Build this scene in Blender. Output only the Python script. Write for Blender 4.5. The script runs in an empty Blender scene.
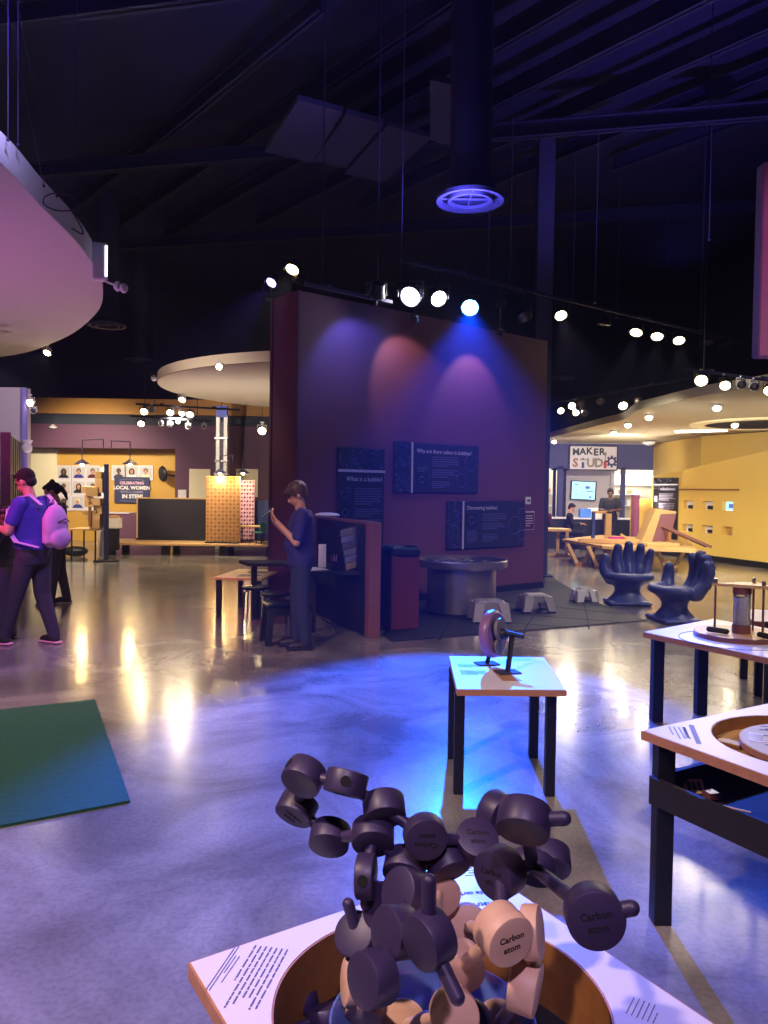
import bpy, bmesh, math, random
from mathutils import Vector, Matrix, Euler
random.seed(7)
C = bpy.context.scene
COL = C.collection
PI = math.pi
# ---------------------------------------------------------------- camera
FPX = 780.0; CH = 1.60; PIT = math.radians(1.62); ROL = math.radians(0.8)
cam_d = bpy.data.cameras.new('camera'); cam = bpy.data.objects.new('camera', cam_d); COL.objects.link(cam)
cam_d.sensor_fit = 'VERTICAL'; cam_d.sensor_height = 24.0; cam_d.lens = 24.0*FPX/1024.0
cam_d.clip_start = 0.05; cam_d.clip_end = 200
cam.matrix_world = Matrix.Translation((0,0,CH)) @ Matrix.Rotation(PI/2-PIT,4,'X') @ Matrix.Rotation(ROL,4,'Z')
C.camera = cam
# ---------------------------------------------------------------- world, exposure
w = bpy.data.worlds.new('world'); C.world = w; w.use_nodes = True
bg = w.node_tree.nodes['Background']; bg.inputs[0].default_value = (0.30,0.22,0.62,1); bg.inputs[1].default_value = 0.035
# thin uniform haze, added to stand in for lens glare round the lamps
_v=w.node_tree.nodes.new('ShaderNodeVolumeScatter'); _v.inputs['Density'].default_value=.0026; _v.inputs['Anisotropy'].default_value=.35; _v.inputs['Color'].default_value=(.50,.50,1,1)
w.node_tree.links.new(_v.outputs[0],w.node_tree.nodes['World Output'].inputs['Volume'])
C.view_settings.view_transform = 'Standard'; C.view_settings.look = 'None'
C.view_settings.exposure = 0.42; C.view_settings.gamma = 1.0; C.view_settings.use_curve_mapping = False
C.cycles.use_denoising = True
C.cycles.sample_clamp_indirect = 12.0
C.cycles.max_bounces = 6
# ---------------------------------------------------------------- light table (colour, watt) used by the lamp builders below
WARM=(1.0,.78,.50); WHITE=(1.0,.90,.82); VIO=(.50,.42,1.0); BLUE=(.01,.14,1.0); MAG=(1.0,.10,.55); PUR=(.42,.14,1.0); NEUT=(1.0,.85,.66); SOFT=(.80,.68,.86)
def spot(loc, target, power, color, angle=60, blend=.5, radius=.06, parent=None, name='lamp_light', spec=.15):
    l = bpy.data.lights.new(name,'SPOT'); l.energy=power; l.color=color; l.spot_size=math.radians(angle); l.spot_blend=blend; l.shadow_soft_size=radius
    l.specular_factor = spec
    o = bpy.data.objects.new(name,l); COL.objects.link(o); o.location=loc
    o.rotation_euler=(Vector(target)-Vector(loc)).to_track_quat('-Z','Y').to_euler(); return o
# unseen spots without housings, added to brighten the hall and its exhibits
UNSEEN_SPOTS = [  # x, y, z, target, power, colour, cone
 (-3.0,.2,5.0,(-1.9,3.2,0),1050,(1,.70,.62),84), (4.6,1.2,5.0,(3.1,4.9,0),420,(.98,.82,.74),72), (.0,-1.8,5.0,(.25,1.5,.7),520,(.82,.60,1.0),30),
 (-2.5,3.5,5.0,(-2.7,7.0,0),240,(.95,.54,.60),72), (-7.4,15.0,3.9,(-7.0,17.0,0),300,NEUT,110),
 (-4.0,9.5,5.0,(-3.5,12.5,0),420,NEUT,95), (5.2,7.5,5.0,(4.4,10.6,0),380,NEUT,90),
 (-8.0,19.0,3.3,(-8.2,22.8,1.3),700,(1,.84,.6),95), (-4.6,17.0,3.2,(-4.4,21.5,1.2),420,(1,.86,.72),105), (-5.0,18.6,3.2,(-4.5,22,3.6),40,(1,.8,.5),140), (-4.9,10.6,3.5,(-7.5,13.3,2.6),110,(.9,.75,.95),70),
 (3.5,11.0,2.7,(7.9,18.2,1.2),1150,(1,.95,.84),46), (6.2,20.0,2.9,(6.6,24,2.5),260,(1,.9,.8),110), (5.0,15.0,2.95,(5.2,16.5,0),420,NEUT,120), (5.0,19.5,3.0,(5.2,20.5,0),360,NEUT,130), (7.0,14.0,3.0,(6.6,13.5,0),360,NEUT,120),
 (-6.6,13.9,3.2,(-6.2,16.6,.9),110,(1,.85,.6),50), (1.2,5.2,4.9,(.6,9.6,.3),60,(.85,.65,.9),50),
 (-3.0,4.4,4.7,(-.85,7.6,1.2),150,(1,.80,.80),26),
 # up-washes: unseen spots without fixtures, added to colour the canopies and the ceiling
 (-6.3,8.2,.9,(-5.2,9.0,4.2),170,(.85,.24,.80),120), (-5.2,13.2,.7,(-4.8,12.5,4.2),60,(1,.66,.74),120), (-2.7,14.5,.9,(-2.3,15.0,3.4),130,(1,.84,.82),130), (-2.6,5.6,4.9,(-4.6,7.2,4.4),150,(.45,.40,1),70),
 (8.5,12.0,.8,(8.0,14.5,3.1),150,(1,.90,.72),130), (7.0,20.5,1.0,(6.8,20.5,3.1),150,(1,.90,.72),130),
 (.9,9.6,4.9,(.6,10.5,8.6),260,(.14,.13,.9),150), (4.5,12.0,5.0,(4.2,12.5,8.6),230,(.22,.18,.9),150), (-3.0,6.0,5.0,(-2.5,7.0,8.6),90,(.20,.14,.8),150), (3,2.5,5,(2.5,5,8.6),100,(.24,.18,.8),150),
 # magenta and violet stage colour at the left
 (-5.2,5.6,3.7,(-3.6,7.75,1.45),520,(1,.05,.42),24), (-1.6,4.2,4.6,(-3.6,7.2,.7),620,(.30,.08,1.0),30), (3.6,3.2,4.6,(3.3,6.0,3.2),120,(1,.35,.7),40), (-3.2,4.2,4.8,(-3.0,6.6,0),120,(.72,.16,.85),60)]
for x,y,z,t,p,c,a in UNSEEN_SPOTS: spot((x,y,z),t,p,c,a,.8,.12,name='unseen_spot_light')
# ---------------------------------------------------------------- pixel rays -> points at their real depth
def ray(px,py):
    x=(px-384)/FPX; y=(512-py)/FPX
    u=x*math.cos(ROL)-y*math.sin(ROL); v=x*math.sin(ROL)+y*math.cos(ROL)
    return Vector((u, math.cos(PIT)+v*math.sin(PIT), v*math.cos(PIT)-math.sin(PIT)))
O=Vector((0,0,CH))
def FL(px,py,z=0): r=ray(px,py); return O+r*((z-CH)/r.z)
def DP(px,py,Y): r=ray(px,py); return O+r*(Y/r.y)
def WP(px,py,p,d):
    r=ray(px,py); n=(-d[1],d[0]); return O+r*((p[0]*n[0]+p[1]*n[1])/(r.x*n[0]+r.y*n[1]))
# ---------------------------------------------------------------- materials
def srgb(h):
    h=h.lstrip('#'); v=[int(h[i:i+2],16)/255 for i in (0,2,4)]
    return tuple(c/12.92 if c<=.04045 else ((c+.055)/1.055)**2.4 for c in v)+(1,)
M={}
def mat(name, hexc, rough=.6, metal=0, var=.12, scale=8, bump=0, emit=None, es=0, spec=.5, trans=0, alpha=None, stretch=None):
    if name in M: return M[name]
    m=bpy.data.materials.new(name); m.use_nodes=True; nt=m.node_tree; b=nt.nodes['Principled BSDF']
    c=srgb(hexc)
    b.inputs['Roughness'].default_value=rough; b.inputs['Metallic'].default_value=metal
    b.inputs['Specular IOR Level'].default_value=spec
    if trans: b.inputs['Transmission Weight'].default_value=trans; b.inputs['IOR'].default_value=1.2
    if alpha is not None: b.inputs['Alpha'].default_value=alpha
    tc=nt.nodes.new('ShaderNodeTexCoord'); mp=nt.nodes.new('ShaderNodeMapping'); nz=nt.nodes.new('ShaderNodeTexNoise')
    nt.links.new(tc.outputs['Object'],mp.inputs[0]); nt.links.new(mp.outputs[0],nz.inputs['Vector'])
    if stretch: mp.inputs['Scale'].default_value=stretch
    nz.inputs['Scale'].default_value=scale; nz.inputs['Detail'].default_value=5
    mx=nt.nodes.new('ShaderNodeMix'); mx.data_type='RGBA'
    mx.inputs[6].default_value=tuple(x*(1-var) for x in c[:3])+(1,); mx.inputs[7].default_value=tuple(min(1,x*(1+var)) for x in c[:3])+(1,)
    nt.links.new(nz.outputs['Fac'],mx.inputs[0]); nt.links.new(mx.outputs[2],b.inputs['Base Color'])
    if bump:
        bp=nt.nodes.new('ShaderNodeBump'); bp.inputs['Strength'].default_value=bump; bp.inputs['Distance'].default_value=.01
        nt.links.new(nz.outputs['Fac'],bp.inputs['Height']); nt.links.new(bp.outputs[0],b.inputs['Normal'])
    if emit: b.inputs['Emission Color'].default_value=srgb(emit) if isinstance(emit,str) else tuple(emit)+(1,); b.inputs['Emission Strength'].default_value=es
    M[name]=m; return m
def floor_mat():
    m=bpy.data.materials.new('polished_concrete'); m.use_nodes=True; nt=m.node_tree; b=nt.nodes['Principled BSDF']
    tc=nt.nodes.new('ShaderNodeTexCoord')
    n1=nt.nodes.new('ShaderNodeTexNoise'); n1.inputs['Scale'].default_value=1.1; n1.inputs['Detail'].default_value=9; n1.inputs['Roughness'].default_value=.62; n1.inputs['Distortion'].default_value=.8
    n2=nt.nodes.new('ShaderNodeTexNoise'); n2.inputs['Scale'].default_value=45; n2.inputs['Detail'].default_value=5
    for n in (n1,n2): nt.links.new(tc.outputs['Object'],n.inputs['Vector'])
    cr=nt.nodes.new('ShaderNodeValToRGB'); cr.color_ramp.elements[0].position=.34; cr.color_ramp.elements[0].color=srgb('#605b58'); cr.color_ramp.elements[1].position=.66; cr.color_ramp.elements[1].color=srgb('#98928c')
    e=cr.color_ramp.elements.new(.5); e.color=srgb('#7d7774')
    nt.links.new(n1.outputs['Fac'],cr.inputs[0])
    mx=nt.nodes.new('ShaderNodeMix'); mx.data_type='RGBA'; mx.blend_type='MULTIPLY'; mx.inputs[0].default_value=.35
    cr2=nt.nodes.new('ShaderNodeValToRGB'); cr2.color_ramp.elements[0].position=.4; cr2.color_ramp.elements[0].color=(.6,.6,.6,1); cr2.color_ramp.elements[1].position=.55
    nt.links.new(n2.outputs['Fac'],cr2.inputs[0]); nt.links.new(cr.outputs[0],mx.inputs[6]); nt.links.new(cr2.outputs[0],mx.inputs[7]); nt.links.new(mx.outputs[2],b.inputs['Base Color'])
    mr=nt.nodes.new('ShaderNodeMapRange'); mr.inputs[3].default_value=.13; mr.inputs[4].default_value=.30; nt.links.new(n1.outputs['Fac'],mr.inputs[0]); nt.links.new(mr.outputs[0],b.inputs['Roughness'])
    bp=nt.nodes.new('ShaderNodeBump'); bp.inputs['Strength'].default_value=.08; bp.inputs['Distance'].default_value=.02; nt.links.new(n1.outputs['Fac'],bp.inputs['Height']); nt.links.new(bp.outputs[0],b.inputs['Normal'])
    b.inputs['Specular IOR Level'].default_value=.5; b.inputs['Coat Weight'].default_value=.35; b.inputs['Coat Roughness'].default_value=.14
    return m
CONC=floor_mat()
def wood_mat(name,h1,h2,rough=.45,scale=3,st=(1,12,12)):
    m=mat(name,h1,rough,var=0,scale=scale,stretch=st); mx=[n for n in m.node_tree.nodes if n.type=='MIX'][0]
    mx.inputs[6].default_value=srgb(h1); mx.inputs[7].default_value=srgb(h2); return m
L_PIPE=None
wood_mat('ply_edge','#a06a50','#c08a68'); wood_mat('maple','#c99a62','#deb67e'); wood_mat('pine','#b08850','#cda56c'); wood_mat('wood_atom','#c79a80','#e2bca0',.5,4)
wood_mat('brown_wood','#7a4c26','#a06c38'); wood_mat('door_wood','#71444b','#7d4e54')
mat('purple_wall','#693a50',.62,var=.05,scale=3); mat('purple_wall_dark','#5a3550',.7,var=.05); mat('dark_void','#0c0b12',.9,var=.2,scale=1); mat('navy_void','#20203a',.9,var=.2,scale=1)
mat('ceiling_dark','#1f1d44',.9,var=.3,scale=.6); mat('steel_dark','#252345',.75,var=.1); mat('duct','#4a4866',.5,metal=.0,var=.15,scale=3)
mat('gold','#c99a3e',.6,var=.06); mat('yellow','#e2bc5c',.55,var=.03,scale=1.5); mat('teal_dark','#1d2433',.7); mat('cream','#e6dcc0',.7,var=.03)
mat('blue_wall','#45457c',.6,var=.05); mat('canopy_white','#d9d0d2',.75,var=.03,scale=2); mat('canopy_beige','#d8ccb0',.75,var=.03,scale=2)
mat('black','#0d0c12',.5,var=.2); mat('black_gloss','#0b0b12',.25); mat('black_rough','#191720',.85,var=.2,scale=30,bump=.2); mat('rubber','#15141c',.75,var=.3,scale=40,bump=.2)
mat('atom_black','#34294a',.46,var=.12,scale=20,bump=.05); mat('atom_ink','#0c0a12',.8); mat('wood_ink','#2c1c20',.8)
mat('hole','#030305',.9)
mat('print_white','#dcd6e4',.4,var=.02); mat('print_ink','#5c5872',.7); mat('print_blue','#2452a8',.7)
mat('sign_navy','#1c1c34',.55,var=.06); mat('sign_ink','#8886a2',.6); mat('sign_light','#c2b8c8',.6); mat('sign_pic','#0d0d18',.5); mat('sign_dim','#55547a',.6)
mat('steel','#a09a9c',.32,metal=.85,var=.12,scale=6); mat('chrome','#c8c8d0',.15,metal=1); mat('water','#3a4560',.08,var=.2,scale=12,bump=.5); mat('alu','#b4b0b8',.35,metal=.6)
mat('green_mat','#17503c',.95,var=.18,scale=25,bump=.5); mat('maroon','#5c1c30',.6); mat('bag','#08080c',.55,bump=.6,scale=6)
mat('white','#e8e6ea',.45,var=.02); mat('white_lit','#f4f2ff',.5,emit='#f4f0ff',es=1.6); mat('hand_blue','#424c92',.42,var=.4,scale=7,bump=.25)
mat('skin','#c08a72',.55,var=.05); mat('skin_dark','#6a4836',.55,var=.05); mat('hair_dark','#140e10',.9,var=.3,scale=30,bump=.5); mat('hair_brown','#4a3028',.5,var=.35,scale=40,bump=.6)
mat('shirt_indigo','#3a2e96',.85,var=.15,scale=12,bump=.3); mat('shirt_blue','#2a2462',.85,var=.12,scale=14,bump=.3); mat('jeans','#262a48',.9,var=.15,scale=14,bump=.2); mat('pants_dark','#2e2a3a',.9,var=.15,scale=12,bump=.2)
mat('pants_grey','#3c3c44',.9,var=.2,scale=12); mat('hoodie','#4a4658',.9,var=.2,scale=12,bump=.3); mat('tshirt_black','#17161c',.9); mat('maroon_shirt','#5a2030',.9)
mat('pack','#b48ab8',.8,var=.12,scale=10,bump=.3); mat('strap','#c4a4cc',.8); mat('shoe_dark','#1c1420',.6); mat('sole_pink','#d090a0',.6); mat('sole_dark','#0c0b10',.6)
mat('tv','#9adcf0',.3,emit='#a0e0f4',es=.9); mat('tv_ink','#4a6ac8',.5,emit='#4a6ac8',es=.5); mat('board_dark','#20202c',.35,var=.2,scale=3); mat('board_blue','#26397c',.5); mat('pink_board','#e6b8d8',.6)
mat('peg_gold','#b98852',.6); mat('magenta','#c8288c',.5); mat('seat_blue','#2a3a90',.5); mat('green_chair','#1f6b4c',.4); mat('orange_band','#b8823a',.65,var=.08)
mat('copper','#784844',.35,metal=.0); mat('clear','#dfe4f4',.05,trans=.9,var=.02); mat('bowl_clear','#88a8ff',.12,alpha=.28,var=.02); mat('sand','#e4d8cc',.8)
mat('pink_disc','#8a6494',.35,var=.15); mat('metal_plate','#8a8680',.4,metal=.4); mat('pink_panel','#a0668e',.7)
mat('slat_dark','#3c2f2e',.6); mat('slat_light','#8f7a64',.6); mat('door_purple','#8a4a68',.6); mat('violet_post','#8e86d6',.5); mat('red_ink','#c03048',.6); mat('grey_ink','#8a8478',.6); mat('brown_ink','#a5714a',.6)
def lens(name,col,s):
    return mat(name,'#ffffff',.3,emit=col,es=s)
L_WHITE=lens('lens_white',(.92,.86,1),45); L_BLUE=lens('lens_blue',(.06,.30,1),120); L_WARM=lens('lens_warm',(1,.76,.36),12); L_NEUT=lens('lens_neutral',(1,.80,.45),22); L_DIM=mat('lens_off','#6a6470',.2,metal=.5); L_VIO=lens('lens_violet',(.4,.36,1),12)
L_PIPE=lens('lens_pipe',(1,.70,.28),700)
L_TUBE=lens('tube_white',(1,.95,.9),6)
# ---------------------------------------------------------------- mesh builder
class MB:
    def __init__(s): s.v=[]; s.f=[]
    def add(s,vs,fs):
        n=len(s.v); s.v+= [tuple(v) for v in vs]; s.f+=[tuple(i+n for i in f) for f in fs]; return s
    def box(s,c,d,rot=None):
        x,y,z=[k/2 for k in d]; vs=[Vector((a*x,b*y,e*z)) for a in(-1,1) for b in(-1,1) for e in(-1,1)]
        if rot is not None:
            R_=rot if isinstance(rot,Matrix) else Euler(rot).to_matrix(); vs=[R_@v for v in vs]
        c=Vector(c); return s.add([v+c for v in vs],[(0,1,3,2),(4,6,7,5),(0,4,5,1),(2,3,7,6),(0,2,6,4),(1,5,7,3)])
    def cham(s,c,d,b=.01,rot=None):
        # box with chamfered vertical and horizontal edges
        x,y,z=[k/2 for k in d]; b=min(b,x*.9,y*.9,z*.9); rings=[]
        for zz,i in ((-z,b),(-z+b,0),(z-b,0),(z,b)):
            rings.append([(x-i-b,-y+i,zz),(x-i,-y+i+b,zz),(x-i,y-i-b,zz),(x-i-b,y-i,zz),(-x+i+b,y-i,zz),(-x+i,y-i-b,zz),(-x+i,-y+i+b,zz),(-x+i+b,-y+i,zz)])
        vs=[Vector(p) for r in rings for p in r]
        if rot is not None:
            R_=rot if isinstance(rot,Matrix) else Euler(rot).to_matrix(); vs=[R_@v for v in vs]
        c=Vector(c); fs=[tuple(reversed(range(8))),tuple(range(24,32))]
        for k in range(3):
            for i in range(8): j=(i+1)%8; fs.append((k*8+i,k*8+j,k*8+8+j,k*8+8+i))
        return s.add([v+c for v in vs],fs)
    def prism(s,poly,z0,z1):
        n=len(poly); a=sum(poly[i][0]*poly[(i+1)%n][1]-poly[(i+1)%n][0]*poly[i][1] for i in range(n))
        if a<0: poly=poly[::-1]
        vs=[(p[0],p[1],z0) for p in poly]+[(p[0],p[1],z1) for p in poly]
        return s.add(vs,[tuple(reversed(range(n))),tuple(range(n,2*n))]+[(i,(i+1)%n,n+(i+1)%n,n+i) for i in range(n)])
    def cone(s,a,b,r1,r2,n=16,cap=True):
        a=Vector(a); b=Vector(b); q=(b-a).to_track_quat('Z','Y'); vs=[]
        for p,r in((a,r1),(b,r2)):
            for i in range(n): t=2*PI*i/n; vs.append(p+q@Vector((r*math.cos(t),r*math.sin(t),0)))
        fs=[(i,(i+1)%n,n+(i+1)%n,n+i) for i in range(n)]
        if cap: fs+=[tuple(reversed(range(n))),tuple(range(n,2*n))]
        return s.add(vs,fs)
    def lathe(s,prof,n=24,c=(0,0,0),q=None,closed=False,cap=True):
        c=Vector(c); vs=[]; rings=[]
        for r,z in prof:
            if r<1e-6: rings.append([len(vs)]); v=Vector((0,0,z)); vs.append(c+(q@v if q else v)); continue
            rings.append(list(range(len(vs),len(vs)+n)))
            for i in range(n):
                t=2*PI*i/n; v=Vector((r*math.cos(t),r*math.sin(t),z)); vs.append(c+(q@v if q else v))
        fs=[]; m=len(prof)
        for k in range(m if closed else m-1):
            a,b=rings[k],rings[(k+1)%m]
            if len(a)==1 and len(b)==1: continue
            for i in range(n):
                j=(i+1)%n
                if len(a)==1: fs.append((a[0],b[j],b[i]))
                elif len(b)==1: fs.append((a[i],a[j],b[0]))
                else: fs.append((a[i],a[j],b[j],b[i]))
        if not closed and cap:
            if len(rings[0])>1 and not (m>1 and len(rings[1])==1 and abs(prof[1][1]-prof[0][1])<1e-6): fs.append(tuple(reversed(rings[0])))
            if len(rings[-1])>1 and not (m>1 and len(rings[-2])==1 and abs(prof[-2][1]-prof[-1][1])<1e-6): fs.append(tuple(rings[-1]))
        return s.add(vs,fs)
    def sph(s,c,r,n=12,m=8,q=None):
        if not isinstance(r,(tuple,list)): r=(r,r,r)
        c=Vector(c); vs=[]; 
        for k in range(1,m):
            p=PI*k/m
            for i in range(n):
                t=2*PI*i/n; v=Vector((r[0]*math.sin(p)*math.cos(t),r[1]*math.sin(p)*math.sin(t),r[2]*math.cos(p))); vs.append(c+(q@v if q else v))
        top=Vector((0,0,r[2])); bot=-top; vs+= [c+(q@top if q else top), c+(q@bot if q else bot)]
        T=len(vs)-2; fs=[]
        for k in range(m-2):
            for i in range(n): j=(i+1)%n; fs.append((k*n+i,(k+1)*n+i,(k+1)*n+j,k*n+j))
        for i in range(n): j=(i+1)%n; fs.append((T,i,j)); fs.append(((m-2)*n+j,(m-2)*n+i,T+1))
        return s.add(vs,fs)
    def tube(s,pts,r,n=8):
        for a,b in zip(pts,pts[1:]): s.cone(a,b,r,r,n)
        for p in pts[1:-1]: s.sph(p,r,n,6)
        return s
    def limb(s,pts,rs,n=14):
        for i in range(len(pts)): s.sph(pts[i],rs[i],n,10)
        for i in range(len(pts)-1):
            s.cone(pts[i],pts[i+1],rs[i],rs[i+1],n)
        return s
    def mesh(s,name):
        me=bpy.data.meshes.new(name); me.from_pydata(s.v,[],s.f); me.update()
        bm=bmesh.new(); bm.from_mesh(me); bmesh.ops.recalc_face_normals(bm,faces=bm.faces); bm.to_mesh(me); bm.free(); return me
    def build(s,name,m,parent=None,loc=None,rot=None,smooth=False,bevel=0,kind=None):
        me=s.mesh(name); me.materials.append(M[m] if isinstance(m,str) else m)
        o=bpy.data.objects.new(name,me); COL.objects.link(o)
        if parent: o.parent=parent
        if loc is not None: o.location=loc
        if rot is not None: o.rotation_euler=rot
        if smooth: smooth_ang(me)
        if bevel:
            md=o.modifiers.new('b','BEVEL'); md.width=bevel; md.segments=2; md.limit_method='ANGLE'; md.angle_limit=.7
        if kind: o['kind']=kind
        return o
def decor(o,mb,m,loc=(0,0,0),rz=0):
    # printed pattern merged into its part's mesh as a second material
    me=o.data; m=M[m] if isinstance(m,str) else m
    if m.name not in [x.name for x in me.materials]: me.materials.append(m)
    idx=[x.name for x in me.materials].index(m.name)
    c,s_=math.cos(rz),math.sin(rz); bm=bmesh.new(); bm.from_mesh(me)
    vs=[bm.verts.new((x*c-y*s_+loc[0],x*s_+y*c+loc[1],z+loc[2])) for x,y,z in mb.v]; fs=[]
    for f in mb.f:
        try: ff=bm.faces.new([vs[i] for i in f]); ff.material_index=idx; fs.append(ff)
        except ValueError: pass
    bmesh.ops.recalc_face_normals(bm,faces=fs); bm.to_mesh(me); bm.free()
def smooth_ang(me,ang=.7):
    for p in me.polygons: p.use_smooth=True
    bm=bmesh.new(); bm.from_mesh(me)
    for e in bm.edges:
        if len(e.link_faces)==2 and e.calc_face_angle(0)>ang: e.smooth=False
    bm.to_mesh(me); bm.free()
def tag(o,label,cat,group=None):
    o['label']=label; o['category']=cat
    if group: o['group']=group
    return o
def T(name,label,cat,loc=(0,0,0),rz=0,group=None):
    o=bpy.data.objects.new(name,None); COL.objects.link(o); o.location=loc; o.rotation_euler=(0,0,rz); o.empty_display_size=.1
    return tag(o,label,cat,group)
def struct(o): o['kind']='structure'; return o
def copy_tree(o,parent=None):
    c=o.copy(); COL.objects.link(c); c.parent=parent
    for ch in list(o.children): copy_tree(ch,c)
    return c
def remesh(mb,name,m,parent=None,voxel=.008,sm=4,loc=None):
    me=mb.mesh(name); o=bpy.data.objects.new(name,me); COL.objects.link(o)
    r=o.modifiers.new('r','REMESH'); r.mode='VOXEL'; r.voxel_size=voxel; r.use_smooth_shade=True
    if sm: q=o.modifiers.new('s','SMOOTH'); q.factor=.5; q.iterations=sm
    dg=bpy.context.evaluated_depsgraph_get(); me2=bpy.data.meshes.new_from_object(o.evaluated_get(dg)); 
    bpy.data.objects.remove(o); me2.name=name; me2.materials.clear(); me2.materials.append(M[m])
    for p in me2.polygons: p.use_smooth=True
    o=bpy.data.objects.new(name,me2); COL.objects.link(o)
    if parent: o.parent=parent
    if loc: o.location=loc
    return o
def text(s,size,m,parent,loc,rot=(PI/2,0,0),align='LEFT',name='lettering',depth=.0008,bold=0,sx=1):
    cu=bpy.data.curves.new('t','FONT'); cu.body=s; cu.size=size; cu.extrude=depth; cu.align_x=align; cu.align_y='CENTER'; cu.offset=bold; cu.resolution_u=2
    o=bpy.data.objects.new('t',cu); COL.objects.link(o); dg=bpy.context.evaluated_depsgraph_get()
    me=bpy.data.meshes.new_from_object(o.evaluated_get(dg)); bpy.data.objects.remove(o); me.name=name; me.materials.clear(); me.materials.append(M[m])
    o=bpy.data.objects.new(name,me); COL.objects.link(o); o.parent=parent; o.location=loc; o.rotation_euler=rot; o.scale=(sx,1,1); return o
def dashes(mb,x0,x1,z0,z1,rows,y=-.002,h=.45,rng=random,flat=False,wl=.9):
    # paragraph of tiny printed words on a vertical (or flat) sheet
    dz=(z1-z0)/rows
    for i in range(rows):
        z=z1-dz*(i+.5); x=x0; end=x1-(x1-x0)*(rng.random()*.18 if i<rows-1 else .4)
        while x<end:
            wd=min((x1-x0)*(.06+rng.random()*.12),end-x)
            if flat: mb.box((x+wd/2,z,y),(wd*wl,abs(dz)*h,.0006))
            else: mb.box((x+wd/2,y,z),(wd*wl,.0015,abs(dz)*h))
            x+=wd
    return mb
# ================================================================ SETTING
struct(MB().box((2,14,-.05),(34,36,.1)).build('floor',CONC))
ZC=8.6
struct(MB().box((2,14,ZC+.1),(34,36,.2)).build('ceiling','ceiling_dark'))
struct(MB().box((2,28.1,4.3),(34,.2,8.6)).build('wall_back','navy_void'))
struct(MB().box((-12.1,14,4.3),(.2,36,8.6)).build('wall_left','dark_void'))
struct(MB().box((15.1,14,4.3),(.2,36,8.6)).build('wall_right','dark_void'))
struct(MB().box((2,-4.1,4.3),(34,.2,8.6)).build('wall_rear','dark_void'))
# purple wall at the far left, with the golden recess
struct(MB().box((-8.9,22.9,1.35),(6.2,.2,2.7)).build('wall_recess_back','gold'))
mb=MB().box((-7.2,22.4,3.0),(9.6,.8,.66)).box((-3.95,22.4,1.33),(3.9,.8,2.68)); struct(mb.build('wall_far_left','purple_wall_dark'))
struct(MB().box((-7.2,22.45,3.48),(9.6,.7,.28)).build('trim_1','teal_dark'))
o=MB().box((-7.2,22.3,3.86),(9.6,.25,.44)).build('trim_2','orange_band'); struct(o)
struct(MB().box((-10.04,22.76,1.33),(1.0,.06,2.64)).build('wall_recess_cream','cream'))
struct(MB().box((-3.9,22.0,1.25),(.02,.02,2.2)).build('trim_5','teal_dark'))
# block wall of the bubble exhibit
A=Vector((-1.12,9.9,0)); BW=Vector((2.67,13.0,0)); dv=(BW-A); LW=dv.length; dv/=LW; nv=Vector((dv.y,-dv.x,0)); WA=math.atan2(dv.y,dv.x)
def wall(s,z,off=0): p=A+dv*s+nv*off; return Vector((p.x,p.y,z))
o=MB().box((LW/2,.335,2.05),(LW,.67,4.1)).build('wall_center','purple_wall'); o.location=A; o.rotation_euler=(0,0,WA); struct(o)
o=MB().box((LW/2,-.008,.055),(LW,.016,.11)).box((-.008,.335,.055),(.016,.67,.11)).build('baseboard_center','black'); o.location=A; o.rotation_euler=(0,0,WA); struct(o)
o=MB().box((.006,-.006,2.05),(.03,.03,4.1)).box((-.008,.62,2.05),(.016,.05,4.1)).build('trim_3','purple_wall_dark'); o.location=A; o.rotation_euler=(0,0,WA); struct(o)
# ---- right: blue header wall, maker room, yellow walls
mb=MB().box((7.2,24.1,2.72),(5.6,.2,.78)).box((5.42,24.1,1.2),(.14,.2,2.4)).box((7.36,24.1,1.2),(.1,.2,2.4)); struct(mb.build('wall_header','blue_wall'))
struct(MB().box((7.9,26.4,1.6),(7.0,.1,3.2)).box((4.4,25.3,1.6),(.1,2.2,3.2)).build('wall_maker_room','cream'))
struct(MB().box((7.9,25.3,3.2),(7.0,2.3,.1)).build('ceiling_maker_room','canopy_white'))
yd=Vector((.287,-.958,0)); yn=Vector((-.958,-.287,0)); YP=Vector((7.491,19.8,0)); YA=math.atan2(yd.y,yd.x)
# local frame: x along yd (toward the camera), y = out of the wall towards the left (room) is -Y local? keep sign explicit
def yw(s,z,off=0): p=YP+yd*s+yn*off; return Vector((p.x,p.y,z))
YS0=-1.15; YS1=5.2
def yz_of(s): return 2.045+ (s-YS0)*.128
# wall face with six niches, built from strips (s ranges, z ranges)
wins=[]
for (px0,px1,py0,py1) in ((683,693,501,510),(702,713,501,510),(722,733,501,510),(683,693,525,534),(702,713,525,534),(722,733,525,534)):
    a=WP(px0,py0,YP,yd); b=WP(px1,py1,YP,yd); wins.append(((a-YP).dot(yd),(b-YP).dot(yd),b.z,a.z))
cols=[wins[0][:2],wins[1][:2],wins[2][:2]]; r1=(sum(w_[2] for w_ in wins[:3])/3,sum(w_[3] for w_ in wins[:3])/3); r0=(sum(w_[2] for w_ in wins[3:])/3,sum(w_[3] for w_ in wins[3:])/3)
mb=MB()
def yb(s0,s1,z0,z1,zt1=None):
    # slab in the wall (thickness .3 behind the face)
    vs=[]; z1b=z1 if zt1 is None else zt1
    for off in (0,-.3):
        vs+= [yw(s0,z0,off),yw(s1,z0,off),yw(s1,z1b,off),yw(s0,z1,off)]
    mb.add(vs,[(0,1,2,3),(7,6,5,4),(0,4,5,1),(1,5,6,2),(2,6,7,3),(3,7,4,0)])
edges=[YS0]+[e for c in cols for e in c]+[YS1]
for i in range(0,len(edges),2): yb(edges[i],edges[i+1],0,r1[1]); 
for c in cols: yb(c[0],c[1],0,r0[0]); yb(c[0],c[1],r0[1],r1[0])
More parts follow.
